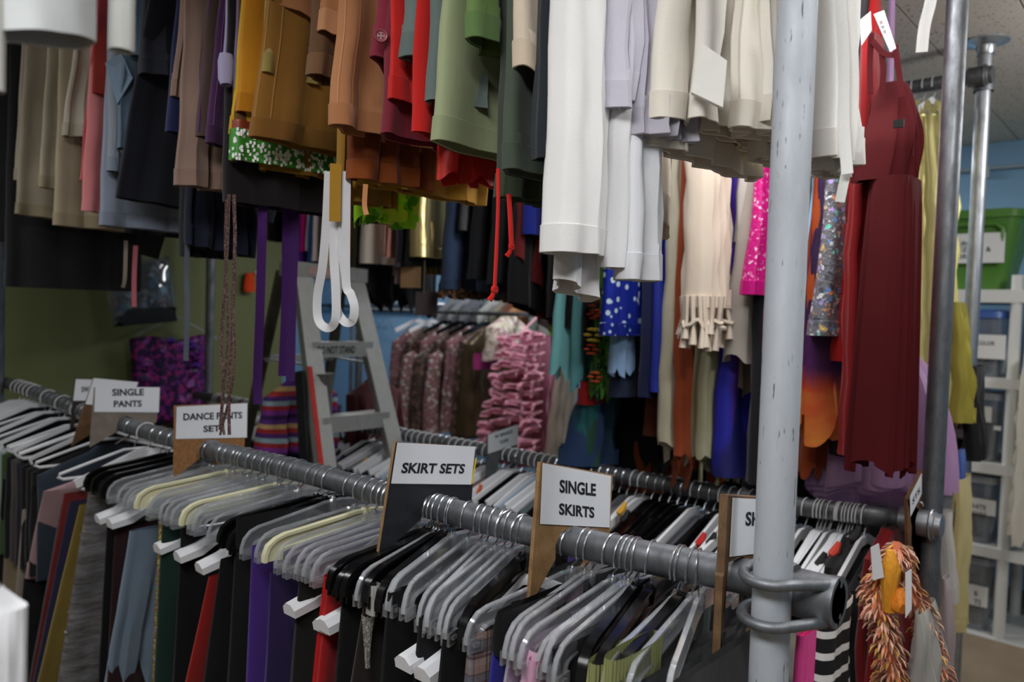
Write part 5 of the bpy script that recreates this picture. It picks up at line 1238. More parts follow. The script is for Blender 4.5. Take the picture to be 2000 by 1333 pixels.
# ================================================================ garments on the low front rail
GLA = 'garments on the low front rail'
VL0 = VA - 0.215
def gl_(name, label, cat, top, bot, mat, th=0.03, w=0.43, hem=None, v0=VL0, **k):
    k.setdefault('thtop', 0.016); k.setdefault('wob', 0.002); k.setdefault('crease', 0.2)
    b2 = onv(bot[0], bot[1], v0)
    t2 = onv(top[0], top[1], v0)
    if b2.z > 0.2 and bot[1] >= 1330:
        f = (t2.z - 0.14) / (t2.z - b2.z); b2 = t2 + (b2 - t2) * f
    o = cloth(name, None, None, v0, w, th, mat, pt3=t2, pb3=b2, **k)
    tag(o, label, cat, GLA)
    if hem: hemband(o, hem)
    return o
bk1, bk2, bk3 = fab('#121215', wr=.6, sheen=.05), fab('#17181a', wr=.8, sheen=.05), fab('#0d0d10', wr=.3, sheen=.05)
rowL = [
 ('tan_shirt', 'tan shirt at the corner beside the blurred white shoulder', 'shirt', (6, 1080), (-8, 1333), fab('#8f8268'), dict(th=.04)),
 ('black_jacket', 'black jacket at the corner of the low rail', 'jacket', (2, 935), (-25, 1333), bk1, dict(th=.07, shoulder=.06)),
 ('beige_jacket', 'grey beige jacket with lapel edge, between black jackets', 'jacket', (42, 995), (14, 1333), fab('#a89c90', wr=.5), dict(th=.03, amp=.004)),
 ('black_jacket', 'black jacket with broad shoulder next to the mauve jumper', 'jacket', (60, 945), (28, 1333), bk2, dict(th=.05, shoulder=.05)),
 ('mauve_jumper', 'dusty mauve jumper with cropped hem on the low rail', 'jumper', (82, 958), (48, 1128), fab('#b08f93', wr=.5), dict(th=.055, hem=fab('#a5858a'), shoulder=.04)),
 ('black_jeans', 'black jeans below the mauve jumper hem', 'jeans', (76, 1000), (50, 1333), bk1, dict(th=.04, v0=VL0 + .05)),
 ('grey_trousers', 'slim grey trousers beside the mauve jumper', 'trousers', (118, 985), (54, 1333), fab('#5a6068'), dict(th=.02)),
 ('red_trousers', 'sliver of brick red trousers on a white hanger', 'trousers', (124, 965), (57, 1333), fab('#8c2c28'), dict(th=.012)),
 ('navy_trousers', 'indigo navy trousers beside the mustard ones', 'trousers', (134, 980), (62, 1333), fab('#2d2f55', wr=.4), dict(th=.03)),
 ('mustard_trousers', 'long muted mustard trousers on the low rail', 'trousers', (152, 985), (70, 1333), fab('#9a8438', wr=.4), dict(th=.045, thtop=.02, amp=.005)),
 ('black_trousers', 'black trousers next to the ripped jeans', 'trousers', (205, 1030), (190, 1333), bk3, dict(th=.04)),
 ('wine_trousers', 'very dark wine trousers beside the slate pleated skirt', 'trousers', (222, 1030), (206, 1333), fab('#2a1014'), dict(th=.03)),
 ('slate_skirt', 'slate blue pleated long skirt on white wide-ended hangers', 'skirt', (248, 1035), (200, 1333), fab('#7d91a6', wr=.4), dict(th=.06, thtop=.03, amp=.014, k=7)),
 ('dark_green_trousers', 'dark bottle green trousers beside the gold sequin strip', 'trousers', (312, 1020), (296, 1333), fab('#123029', wr=.3), dict(th=.045)),
 ('black_trousers', 'black trousers between the bottle green and red ones', 'trousers', (348, 1030), (334, 1333), bk3, dict(th=.05)),
 ('red_trousers', 'long red trousers widening downward under white hanger ends', 'trousers', (404, 1125), (358, 1333), fab('#b3170f', wr=.2), dict(th=.03, amp=.003)),
 ('black_trousers', 'wide black trousers next to the red pair', 'trousers', (424, 1090), (392, 1333), bk2, dict(th=.05)),
 ('blue_jeans', 'dark blue jeans with silver hardware on a rod hanger', 'jeans', (440, 1025), (428, 1120), fab('#243443', wr=.6), dict(th=.03, v0=VL0 + .06)),
 ('black_trousers', 'black trousers on glossy black hangers beside the purple pair', 'trousers', (455, 1010), (440, 1333), bk2, dict(th=.05)),
 ('purple_trousers', 'purple trousers hanging straight on the low rail', 'trousers', (486, 1065), (476, 1333), fab('#4b2a86', wr=.3), dict(th=.04, amp=.003)),
 ('dark_purple_trousers', 'dark purple trousers with a sheen patch', 'trousers', (520, 1115), (508, 1333), fab('#2c1850', wr=.5), dict(th=.05)),
 ('black_skirt', 'charcoal black wide skirt between purple and red garments', 'skirt', (572, 1130), (556, 1333), fab('#141613', wr=.5), dict(th=.07)),
 ('red_lace_dress', 'red lace dress with open neckline over a white hanger', 'dress', (625, 1122), (602, 1333), satin('#b30f16', .45, .05, 1.0, 40), dict(th=.05, thtop=.03, amp=.008, w=.36)),
 ('red_dress', 'plain red dress strap beside the red lace dress', 'dress', (636, 1120), (612, 1333), fab('#a50e14'), dict(th=.03, w=.3)),
 ('black_skirt', 'black skirt under the bunch of black clip hangers', 'skirt', (662, 1130), (645, 1333), bk1, dict(th=.05)),
 ('brown_skirt', 'blackish brown skirt beneath white hanger ends', 'skirt', (704, 1180), (680, 1333), fab('#2e2522'), dict(th=.03)),
 ('black_skirt', 'deep black skirt beside the silver tapering sash', 'skirt', (738, 1150), (725, 1333), bk3, dict(th=.09)),
 ('black_skirt', 'black skirt with soft folds below the clear hangers', 'skirt', (802, 1200), (790, 1360), bk2, dict(th=.07)),
 ('black_tartan_skirt', 'black skirt with gold buttons near the plaid skirt', 'skirt', (850, 1230), (836, 1400), bk1, dict(th=.06)),
 ('royal_blue_skirt', 'royal blue skirt between plaid and pink skirts', 'skirt', (948, 1268), (934, 1420), fab('#2a2a9a', wr=.4), dict(th=.05)),
 ('black_skirt', 'black skirt waistband above the royal blue skirt', 'skirt', (958, 1190), (950, 1275), bk3, dict(th=.05, w=.36)),
 ('lilac_grey_skirt', 'pale lilac grey satin skirt beside the pink one', 'skirt', (985, 1250), (960, 1420), satin('#b7b2c4', .45, .1), dict(th=.04, amp=.012)),
]
for it in rowL: gl_(*it[:6], **it[6])
nt2 = NT('ripped_denim'); nz = nt2.noise(9, 5, nt2.scalev((1, 1, .8)), .6); rp_ = nt2.noise(9, 3, nt2.scalev((.6, .6, 2.2)))
m_ = nt2.ramp(rp_.outputs[0], [(.24, G1(0)), (.29, G1(1))]); cc_ = nt2.ramp(nz.outputs[0], [(.3, lin('#4c4c4e')), (.7, lin('#8b8a8c'))])
nt2.set(Base_Color=nt2.mix(m_.outputs[0], lin('#17171a'), cc_.outputs[0]), Roughness=.9, Normal=nt2.bump(rp_.outputs[0], 1.0, .02))
rj = gl_('ripped_jeans', 'faded grey ripped jeans draped over a white hanger', 'jeans', (168, 960), (110, 1333), nt2.m, th=.07, thtop=.05, amp=.010, k=3, v0=VL0, shoulder=.03)
R_ = LAST['rings']; rr3 = random.Random(8)
for _ in range(22):
    a = rr3.randrange(6, 16); i0 = rr3.choice([rr3.randrange(29, 54), rr3.randrange(48, 56)]); n_ = rr3.randrange(2, 5)
    idx = [(i0 + j) % LAST['N'] for j in range(n_ + 1)]
    MB().tube([R_[a][i] + Vector((.004, -.003, rr3.uniform(-.004, .004) - .006 * math.sin(PI * j / n_))) for j, i in enumerate(idx)], [.001] + [.0035] * (n_ - 1) + [.001], 5).build('torn_edge', fab('#8f8e90', wr=.2), rj)
gs = sequin('#a3843a', ['#e0c05a', '#7fd0b8', '#c98fd8', '#f2e2a0', '#8a6a22', '#c9a24a'], 190, .25, .6, .5)
gl_('gold_sequin_skirt', 'iridescent gold sequin skirt strip beside the slate pleats', 'skirt', (308, 1012), (294, 1333), gs, th=.03, w=.2, amp=.004)
sv = gl_('silver_belt', 'silver grey satin sash tapering to a point from a clear hanger', 'sash', (718, 1168), (714, 1200), satin('#b9b8b4', .4, .3), th=.026, w=.02, thtop=.024, amp=.001)
gl_('silver_belt', 'grey glitter sash tip hanging below the satin sash', 'sash', (716, 1202), (714, 1306), sequin('#8e8c88', ['#b5b2ac', '#777570', '#cfccc6'], 260, .4, .4, .5), th=.004, w=.006, thtop=.024, wtop=.02, amp=.001)
ps_ = gl_('plaid_skirt', 'blue and brown plaid skirt clipped to a rod hanger', 'skirt', (908, 1232), (894, 1400), plaid(), th=.04, thtop=.035, w=.38, amp=.003, k=2)
ps2 = gl_('white_skirt', 'white skirt corner poking up beside the rod hanger', 'skirt', (990, 1225), (976, 1310), fab('#e9e6e0'), th=.02, thtop=.008, w=.1, v0=VL0 + .03)
pkf = fab('#e3b3cf', wr=.5, var=.06)
pk_ = gl_('pink_skirt', 'pale pink gathered skirt with satin waistband', 'skirt', (1012, 1262), (965, 1420), pkf, th=.09, thtop=.045, w=.3, amp=.014, k=7, v0=VL0)
gl_('pink_skirt', 'dusty pink waistband gathered under clear hanger clips', 'skirt', (1022, 1285), (1008, 1420), satin('#d39fbc', .4, .05, .8, 30), th=.045, thtop=.03, w=.25, v0=VL0 - .012, amp=.004, k=8)
gl_('black_skirt', 'black skirt beside the pink waistband', 'skirt', (1066, 1262), (1056, 1420), bk3, th=.04)
gl_('green_thread_skirt', 'dark teal skirt with loose green threads', 'skirt', (1092, 1255), (1080, 1420), fab('#173430', wr=1), th=.04, v0=VL0 + .05)
ol = NT('ribbed_knit'); sp_ = ol.add('ShaderNodeSeparateXYZ'); ol.link(ol.tc.outputs['Object'], sp_.inputs[0])
ad_ = ol.add('ShaderNodeMath', operation='MULTIPLY_ADD'); ol.link(sp_.outputs[0], ad_.inputs[0]); ad_.inputs[1].default_value = 1.0; ol.link(sp_.outputs[1], ad_.inputs[2])
sn = ol.add('ShaderNodeMath', operation='MULTIPLY'); ol.link(ad_.outputs[0], sn.inputs[0]); sn.inputs[1].default_value = 900
s2 = ol.add('ShaderNodeMath', operation='SINE'); ol.link(sn.outputs[0], s2.inputs[0])
ol.set(Base_Color=lin('#93975f'), Roughness=.95, Normal=ol.bump(s2.outputs[0], .7, .003))
gl_('olive_knit_skirt', 'olive ribbed knit skirt on black clip hangers, gathered waist', 'skirt', (1138, 1290), (1126, 1420), ol.m, th=.05, thtop=.03, w=.12, amp=.004, v0=VL0 - .012)
gl_('olive_knit_skirt', 'second olive ribbed fold close beside the first', 'skirt', (1170, 1282), (1158, 1420), ol.m, th=.045, thtop=.028, w=.12, amp=.004, v0=VL0 - .02)
for px, c, lb in ((1205, '#101013', 'black skirt under the second olive knit fold'), (1240, '#1b2228', 'inky skirt beneath large clear hangers'), (1290, '#131316', 'black skirt near the thick post, under clear hangers')):
    gl_('hung_skirt', lb, 'skirt', (px, 1340), (px - 8, 1460), fab(c), th=.03, thtop=.012, w=.36)
cl2 = []
# far-end shirts on flat hangers at the dark end of the low front rail
fcols = [('#2a1517', 'dark maroon'), ('#c07a2a', 'ochre orange'), ('#3a1418', 'wine'), ('#b9c0c2', 'pale grey'), ('#23524a', 'bottle green'), ('#c4c6ca', 'white'), ('#39405c', 'blue-black'), ('#cfd0d2', 'cream white'), ('#c9dcdc', 'pale mint'), ('#d6d6da', 'soft white'), ('#a5b8b4', 'grey mint'), ('#3f5530', 'leaf green'), ('#17171a', 'black'), ('#4b4744', 'charcoal grey'), ('#2a2430', 'dark plum'), ('#111114', 'jet black'), ('#1d1b1b', 'brown black'), ('#151518', 'coal black'), ('#2b3540', 'dark slate')]
for i, (c, nm) in enumerate(fcols):
    u = -3.62 + i * .052
    hang('USB'[i % 3] if i > 3 else 'S', u, VA, zA(u), '%s hanger from the tall dark post at the far end of the front rail' % (ORD[i] + (' black' if i > 3 and i % 3 == 2 else ' white')), 'hangers at the dark end of the front rail', RND.uniform(-.06, .06))
    o = cloth('shirt', None, None, VA - .215, .43, .032, fab(c, wr=.6), pt3=(u + .012, VA - .215, zA(u) - .155), pb3=(u + .006, VA - .215, .62), shoulder=.075, thtop=.03, neck=.2, amp=.008, seed=i)
    tag(o, nm + ' shirt among the tightly packed shirts at the dark end', 'shirt', 'shirts at the dark end of the front rail')
for i, (px, nm, kd) in enumerate(((20, 'white tube hanger with bare end beside the black jackets', 'U'), (38, 'white tube hanger with curved end by the tan lining', 'U'), (120, 'white tube hanger at the brick red trousers', 'U'), (142, 'white hanger under the mustard trousers', 'S'), (165, 'white tube hanger carrying the ripped jeans', 'U'), (180, 'black clip hanger just before the single pants sign', 'K'), (196, 'black clip hanger under the single pants sign', 'K'), (212, 'glossy black clip hanger behind the first clear ones', 'K'))):
    y0 = 614 + .031 * (px - 1000); d = ray(px, y0); u = d.x / d.y * VH
    hang(kd, u, VA, zA(u), nm, 'hangers at the dark end of the front rail', RND.uniform(-.05, .05))
# ================================================================ tops on the low middle rail
VLB = VB - .049; VLB0 = VLB - .2
tops = [('#18181b', 'black'), ('#e2e0dc', 'white'), ('#141417', 'jet black'), ('#7c1c1c', 'dark red'), ('#1c1c20', 'charcoal'), ('#45306e', 'violet'), ('#101013', 'coal black'), ('#8a9496', 'grey'), ('#b5522a', 'rust orange'), ('#2c5a55', 'teal'), ('#c9c4bd', 'cream'), ('#202028', 'ink blue')]
kinds = 'SSBSSTSSBSSLSSTBSS'
n = 0; u = -4.0
hcount = {}
while u < -.66:
    kd = kinds[n % len(kinds)]
    if -1.50 < u < -1.36 or -1.22 < u < -1.1: kd = 'B'
    sec = 'beyond the ladder' if u < -2.75 else ('behind ladder and skirt sets sign' if u < -1.9 else ('behind the single skirts sign' if u < -1.3 else ('between single skirts sign and thick post' if u < -.95 else 'past the thick post')))
    k = (kd, sec); hcount[k] = hcount.get(k, 0) + 1
    e = .015 if kd in 'B' else 0
    hang(kd, u, VLB, zB(u), '%s %s on the middle low rail, %s' % (ORD[min(hcount[k], 30) - 1], DESC[kd], sec), 'hangers on the middle low rail', RND.uniform(-.10, .02), RND.uniform(-.05, .05))
    if n % 2 == 0 and u < -.95:
        c, nm = tops[(n // 2 * 5) % len(tops)]
        o = cloth('hung_blouse', None, None, VLB0, .40, .028, fab(c), pt3=(u + .010, VLB0, zB(u) - .165), pb3=(u + .004, VLB0, .5), shoulder=.07, thtop=.026, neck=.35, amp=.008, seed=n)
        hcount[(nm, sec)] = hcount.get((nm, sec), 0) + 1
        tag(o, '%s %s top on the middle low rail, %s' % (ORD[hcount[(nm, sec)] - 1], nm, sec), 'top', 'tops on the middle low rail')
    n += 1; u += .036 if u < -1.9 else .030
# printed size markers, coloured clips on those hangers
mk = random.Random(3)
for i, (px, py, c, lb) in enumerate(((1216, 995, '#d9a22a', 'amber'), (1222, 1010, '#141416', 'black'), (1370, 1055, '#c2201f', 'bright red'), (1391, 1055, '#151517', 'black'), (1212, 1042, '#a52622', 'red'), (935, 958, '#c4511f', 'orange'), (1605, 1095, '#141416', 'black'), (1624, 1092, '#17171a', 'black'), (1618, 1140, '#141416', 'black'), (1632, 1075, '#c8402c', 'red'), (1672, 1045, '#101012', 'black round'), (1650, 1150, '#131315', 'black'), (1690, 1120, '#131315', 'black'), (660, 888, '#141417', 'black'), (668, 898, '#45206e', 'violet'), (712, 905, '#caa24a', 'straw'))):
    p = onv(px, py, VLB0 + .06); mb = MB().tube([p + Vector((-.008, -.004, -.022)), p + Vector((-.006, -.008, -.01)), p, p + Vector((.006, .006, .02))], [.006, .010, .011, .006], 8)
    o = mb.build('size_clip', plastic(c, .5), None)
    tag(o, '%s size clip on the %s hanger cluster, %s of the small clips' % (lb, 'middle rail', ORD[i]), 'clip', 'size clips on the middle low rail')
pL = onv(1312, 1195, VA - .03); lo_ = empty('size_clip', pL, 'tiny black size clip marked L on a hanger hub near the thick post', 'clip', 'size clips on the front low rail')
e1 = Vector((.7466, -.6654, 0)).cross(Vector((0, 0, 1))) * -1
fn = Vector((-pL.x, -pL.y, 0)).normalized(); e1 = Vector((0, 0, 1)).cross(fn)
cor = lambda a, b, d: pL + e1 * a + Vector((0, 0, b)) + fn * d
MB().quadbox([cor(-.007, -.011, 0), cor(.007, -.011, 0), cor(.008, .009, 0), cor(-.005, .012, 0)], [cor(-.007, -.011, .006), cor(.007, -.011, .006), cor(.008, .009, .006), cor(-.005, .012, .006)]).build('body', blackp, lo_, smooth=False)
text3(lo_, 'L', cor(-.002, -.005, .0066), e1 * .0045, Vector((0, 0, .008)), plastic('#dcdce0', .6))
# right of the thick post: bunched white hangers with tops under them
for i in range(6):
    pass
for it in [
 ('black_blouse', 'black top under the white hangers right beside the thick post', 'top', (1600, 1105), (1592, 1333), fab('#111114'), dict(th=.06)),
 ('black_blouse', 'second black top below the bunched white hangers', 'top', (1640, 1150), (1630, 1333), fab('#151518'), dict(th=.07)),
 ('dark_red_blouse', 'dark red top below the bunched white hangers', 'top', (1680, 1090), (1668, 1333), fab('#7a0f14'), dict(th=.05)),
 ('red_blouse', 'red blouse sliver behind the feather boa', 'blouse', (1692, 1095), (1686, 1333), fab('#8a1016'), dict(th=.04)),
]:
    nm, lb, ct, tp2, bt2, mt, kw = it
    t2 = onv(tp2[0], tp2[1], VLB0); b2 = onv(bt2[0], bt2[1], VLB0)
    o = cloth(nm, None, None, VLB0, .34, kw['th'], mt, pt3=t2, pb3=(b2.x, VLB0, .45), shoulder=.05, thtop=.03, amp=.01); tag(o, lb, ct, 'tops on the middle low rail')
st_ = stripes(['#111113', '#111113', '#e9e7e4'], 2, .046)
vS = 1.62
t2 = onv(1585, 1190, vS); b2 = onv(1568, 1420, vS)
o = cloth('striped_jersey', None, None, vS, .16, .06, st_, pt3=t2, pb3=(b2.x, vS, .5), shoulder=.05, thtop=.05, amp=.006, k=2); tag(o, 'black and white striped top beside the clamp of the thick post', 'top')
p1 = PAv + .10; t2 = onv(1552, 1240, p1); b2 = onv(1535, 1400, p1)
o = cloth('hot_pink_slip', None, None, p1, .06, .02, satin('#ff4fa8', .4, .05), pt3=t2, pb3=(b2.x, p1, .5), thtop=.014, amp=.003); tag(o, 'hot pink fabric strip hanging just behind the clamp', 'top')
MB().tube([onv(1552, 1242, p1), Vector((PAx + .055, PAv + .075, ZA - .02)), Vector((PAx + .062, PAv + .03, ZA - .024))], .003, 6).build('clear_loop', clear2, o)
# feather boa
fb = random.Random(9)
VF = VLB0 - .06
fm = [fab('#e79a72', wr=.2, sheen=.6), fab('#e8ab8c', wr=.2, sheen=.6), fab('#cf7048', wr=.2, sheen=.6), fab('#ecb04a', wr=.2, sheen=.4), fab('#efbda4', wr=.2, sheen=.6)]
boa = empty('feather_boa', onv(1720, 1100, VF), 'orange and salmon feather boa hanging from the middle low rail', 'boa')
spine = [onv(a, b, VF + c) for a, b, c in ((1752, 1062, .02), (1748, 1090, 0), (1712, 1140, 0), (1716, 1185, -.02), (1728, 1230, -.02), (1738, 1275, -.02), (1742, 1333, -.02), (1744, 1390, 0))]
spine2 = [onv(a, b, VF + c) for a, b, c in ((1752, 1070, .05), (1775, 1150, .06), (1800, 1190, .08), (1815, 1240, .10), (1828, 1290, .10), (1832, 1333, .1))]
for spn, cnt_ in ((spine, 900), (spine2, 330)):
    mbs = [MB() for _ in fm]
    for _ in range(cnt_):
        k = fb.uniform(0, len(spn) - 1.001); i = int(k); p = spn[i].lerp(spn[i + 1], k - i)
        an = fb.uniform(0, 6.28); L = fb.uniform(.014, .036); d = Vector((math.cos(an), math.sin(an) * .8, -.9)).normalized(); sd = d.cross(Vector((0, 0, 1))).normalized()
        q = p + Vector((math.cos(an), math.sin(an), 0)) * fb.uniform(.004, .022)
        wv = fb.uniform(.0012, .0032); m1 = q + d * L * .5 + Vector((math.cos(an), math.sin(an), .2)) * .006; e = q + d * L
        mbs[fb.randrange(len(fm))].quadbox([q - sd * wv * .3, q + sd * wv * .3, m1 + sd * wv, e, m1 - sd * wv], [x + Vector((.0015, -.0015, .0)) for x in (q - sd * wv * .3, q + sd * wv * .3, m1 + sd * wv, e, m1 - sd * wv)])
    for mb, mm in zip(mbs, fm):
        tag(mb.build('feather_tufts', mm, boa), kind='stuff')
    MB().tube(spn, .012, 6).build('cord', fm[2], boa)
for i, (pts, c, lb) in enumerate((([(1738, 1075), (1741, 1110), (1736, 1150), (1737, 1195)], '#e39a2a', 'amber orange twisted scarf hanging before the feather boa'), ([(1757, 1150), (1760, 1175), (1752, 1190)], '#dd7f1e', 'small orange knotted scarf end beside the sheer grey skirt'))):
    P = [onv(a, b, VF - .03) for a, b in pts]
    mb = MB().tube(P, [.008, .02, .017, .014][:len(P)], 9); tag(mb.build('scarf', satin(c, .5, 0, 1.0, 30)), lb, 'scarf')
sh_ = onv(1770, 1195, VF); o = cloth('sheer_grey_skirt', None, None, VF, .14, .07, sheer('#a9a7a0', .9), pt3=sh_, pb3=(onv(1782, 1400, VF).x, VF, .55), thtop=.015, amp=.012, flare=.06); tag(o, 'sheer grey green skirt beside the feather boa', 'skirt')
sh_ = onv(1836, 1130, VB + .1); o = cloth('sheer_mauve_skirt', None, None, VB + .1, .05, .03, sheer('#b3a3a5', .85), pt3=sh_, pb3=(onv(1826, 1400, VB + .1).x, VB + .1, .55), thtop=.012, amp=.006); tag(o, 'sheer mauve grey skirt behind the tall slim post', 'skirt')
for lab, p4 in (('white card tag with red print beside the dark red top', ((1700, 1070), (1716, 1062), (1726, 1128), (1704, 1134))), ('white hanger card right beside the brown edge-on board', ((1768, 1120), (1780, 1112), (1780, 1190), (1768, 1208)))):
    P = [onv(a, b, VF - .05) for a, b in p4]; t_ = empty('hang_tag', P[0], lab, 'tag', 'card tags on the middle low rail')
    MB().quadbox(P, [p + Vector((.001, -.001, 0)) for p in P]).build('card', plastic('#dedee0', .5), t_, smooth=False)
for i, px in enumerate((1598, 1606, 1618, 1634, 1640, 1650, 1656, 1663, 1671, 1678, 1690)):
    y0 = 614 + .031 * (px - 1000); d = ray(px - 36, y0); u = d.x / d.y * VLB0
    hang('S', u, VLB, zB(min(u, .0)), '%s flat white hanger of the bunch past the thick post' % ORD[i], 'bunched white hangers past the thick post', RND.uniform(-.02, .02), RND.uniform(-.03, .03))
# ================================================================ things against the far walls
# purple bodice on a clear hanger on the green wall
UG = -4.42
bo = empty('purple_bodice', onu(330, 735, UG), 'purple ruched velvet bodice on a thin hanger against the green wall', 'costume')
pv = blotch('#3a1250', ['#7a2a90', '#251a4a', '#a02a80'], 22, .54, .45, .15)
mb = MB(); n = 30
for a in range(13):
    t = a / 12; xl = 252 + 6 * math.sin(t * 3); xr = 408 - 8 * t; y = 662 + t * 165
    L = onu(xl, y, UG); Rr = onu(xr, y - 6, UG)
    for b in range(n):
        s = b / (n - 1); p = L.lerp(Rr, s); bul = .09 * math.sin(PI * s) ** .6
        mb.v.append(p + Vector((bul + .008 * math.sin(40 * t + 5 * s) + .006 * math.sin(26 * s), 0, .012 * math.sin(PI * s * 3) * (1 - t))))
for a in range(12):
    for b in range(n - 1): mb.f.append([a * n + b, a * n + b + 1, (a + 1) * n + b + 1, (a + 1) * n + b])
o_ = mb.build('bodice', pv, bo)
so_ = o_.modifiers.new('s', 'SOLIDIFY'); so_.thickness = .006
MB().tube([onu(266, 655, UG + .03), onu(345, 618, UG + .03), onu(424, 662, UG + .03)], .006, 8).tube([onu(345, 618, UG + .03), onu(345, 604, UG + .03), onu(345, 600, UG), onu(345, 602, -4.501)], .002, 6).build('hanger_bar', clearplastic('#dfe4e8', dens=.3), bo)
rp2 = random.Random(2)
for k in range(9):
    p = onu(rp2.uniform(330, 400), rp2.uniform(662, 715), UG + .09); mb = MB()
    mb.tube([p + Vector((0, -.03, 0)), p + Vector((.012, 0, .01)), p + Vector((0, .03, -.008))], [.004, .016, .004], 7)
    mb.build('ruffle', satin('#6a3ac0' if k % 2 else '#8a2a9a', .4, .1), bo)
# plastic bag with blue costume
UB = -4.25
bag = empty('plastic_bag', onu(270, 590, UB), 'clear plastic bag of blue feathery costume pieces by the green wall', 'bag')
P = [onu(a, b, UB) for a, b in ((198, 520), (330, 500), (346, 628), (222, 640))]
def pillow(P, th, nx, ny, mat, name, par, wob=.012, seed=0):
    mb = MB(); r = random.Random(seed)
    for sgn in (1, -1):
        for a in range(ny + 1):
            for b in range(nx + 1):
                s = b / nx; t = a / ny; p = P[0].lerp(P[1], s).lerp(P[3].lerp(P[2], s), t)
                e = (math.sin(PI * s) * math.sin(PI * t)) ** .5
                mb.v.append(p + Vector((sgn * th * e + (r.uniform(-wob, wob) * e if 0 < a < ny and 0 < b < nx else 0), 0, 0)))
    W = nx + 1; O = (ny + 1) * W
    for k in (0, O):
        for a in range(ny):
            for b in range(nx): mb.f.append([k + a * W + b, k + a * W + b + 1, k + (a + 1) * W + b + 1, k + (a + 1) * W + b])
    return mb.build(name, mat, par)
pillow(P, .05, 12, 10, clearplastic('#c4ccd2', dens=.08), 'bag_film', bag, .014, 1)
pillow([p.lerp(sum(P, Vector()) / 4, .12) for p in P], .03, 10, 8, blotch('#1d2c3c', ['#2f7fa8', '#3c4c66', '#17202b', '#b9c6cc'], 12, .56), 'folded_costume', bag, .012, 2)
pillow([onu(a, b, UB + .06) for a, b in ((250, 604), (343, 600), (346, 628), (224, 638))], .008, 6, 4, blotch('#10161c', ['#4a4436'], 60, .66), 'printed_band', bag, .002, 3)
q = onu(300, 505, UB); MB().tube([q, q + Vector((0, 0, .2)), Vector((q.x, q.y, 1.9))], .003, 6).build('string', fab('#222'[0:1] + '222222'), bag)
op = onu(487, 552, -4.46)
po = empty('orange_pouch', op, 'small bright orange knitted pouch hung on the green wall', 'pouch')
mb = MB(); 
for a in range(7):
    t = a / 6; rr = (.030 + .012 * t) * (1 if 0 < a < 6 else .8)
    for b in range(14):
        an = 2 * PI * b / 14; mb.v.append(op + Vector((.016 * math.cos(an) * 1.2, rr * math.sin(an), .06 - .12 * t)))
for a in range(6):
    for b in range(14):
        e = (b + 1) % 14; mb.f.append([a * 14 + b, a * 14 + e, (a + 1) * 14 + e, (a + 1) * 14 + b])
mb.f.append(list(range(14))); mb.f.append([6 * 14 + b for b in range(14)][::-1])
mb.build('pouch', fab('#e8481a', wr=1.0), po)
MB().lathe([(0, 0), (.010, .001), (.011, .008), (0, .011)], onu(500, 533, -4.49), 12, 'x').build('peg', plastic('#cfc4b4'), po)
MB().tube([op + Vector((0, 0, .055)), onu(499, 533, -4.475)], .003, 6).build('loop', fab('#c23a14'), po)
# purple and striped heap behind the ladder foot
pg = cloth('striped_serape', (505, 775), (495, 885), 1.62, .34, .16, stripes(['#7a2f8a', '#9a1f28', '#8aa3a8', '#4a1f6a', '#a02a2a', '#c4a06a', '#5a2a80', '#3a1450'], 2, .15), thtop=.08, amp=.02, shoulder=.08)
tag(pg, 'purple and red striped blanket garment by the ladder foot', 'garment')
pg = cloth('purple_velvet_dress', (520, 800), (512, 1000), 1.70, .34, .14, fab('#3c1a4c', wr=.8), thtop=.08, amp=.02, shoulder=.06); tag(pg, 'dark purple velvet dress beneath the striped blanket by the ladder', 'dress')
pg = cloth('maroon_dress', (668, 770), (662, 1000), 2.0, .3, .12, fab('#4a1a20', wr=.8), thtop=.06, amp=.02, shoulder=.06, N=40); tag(pg, 'dark maroon dress seen between the ladder rails', 'dress')
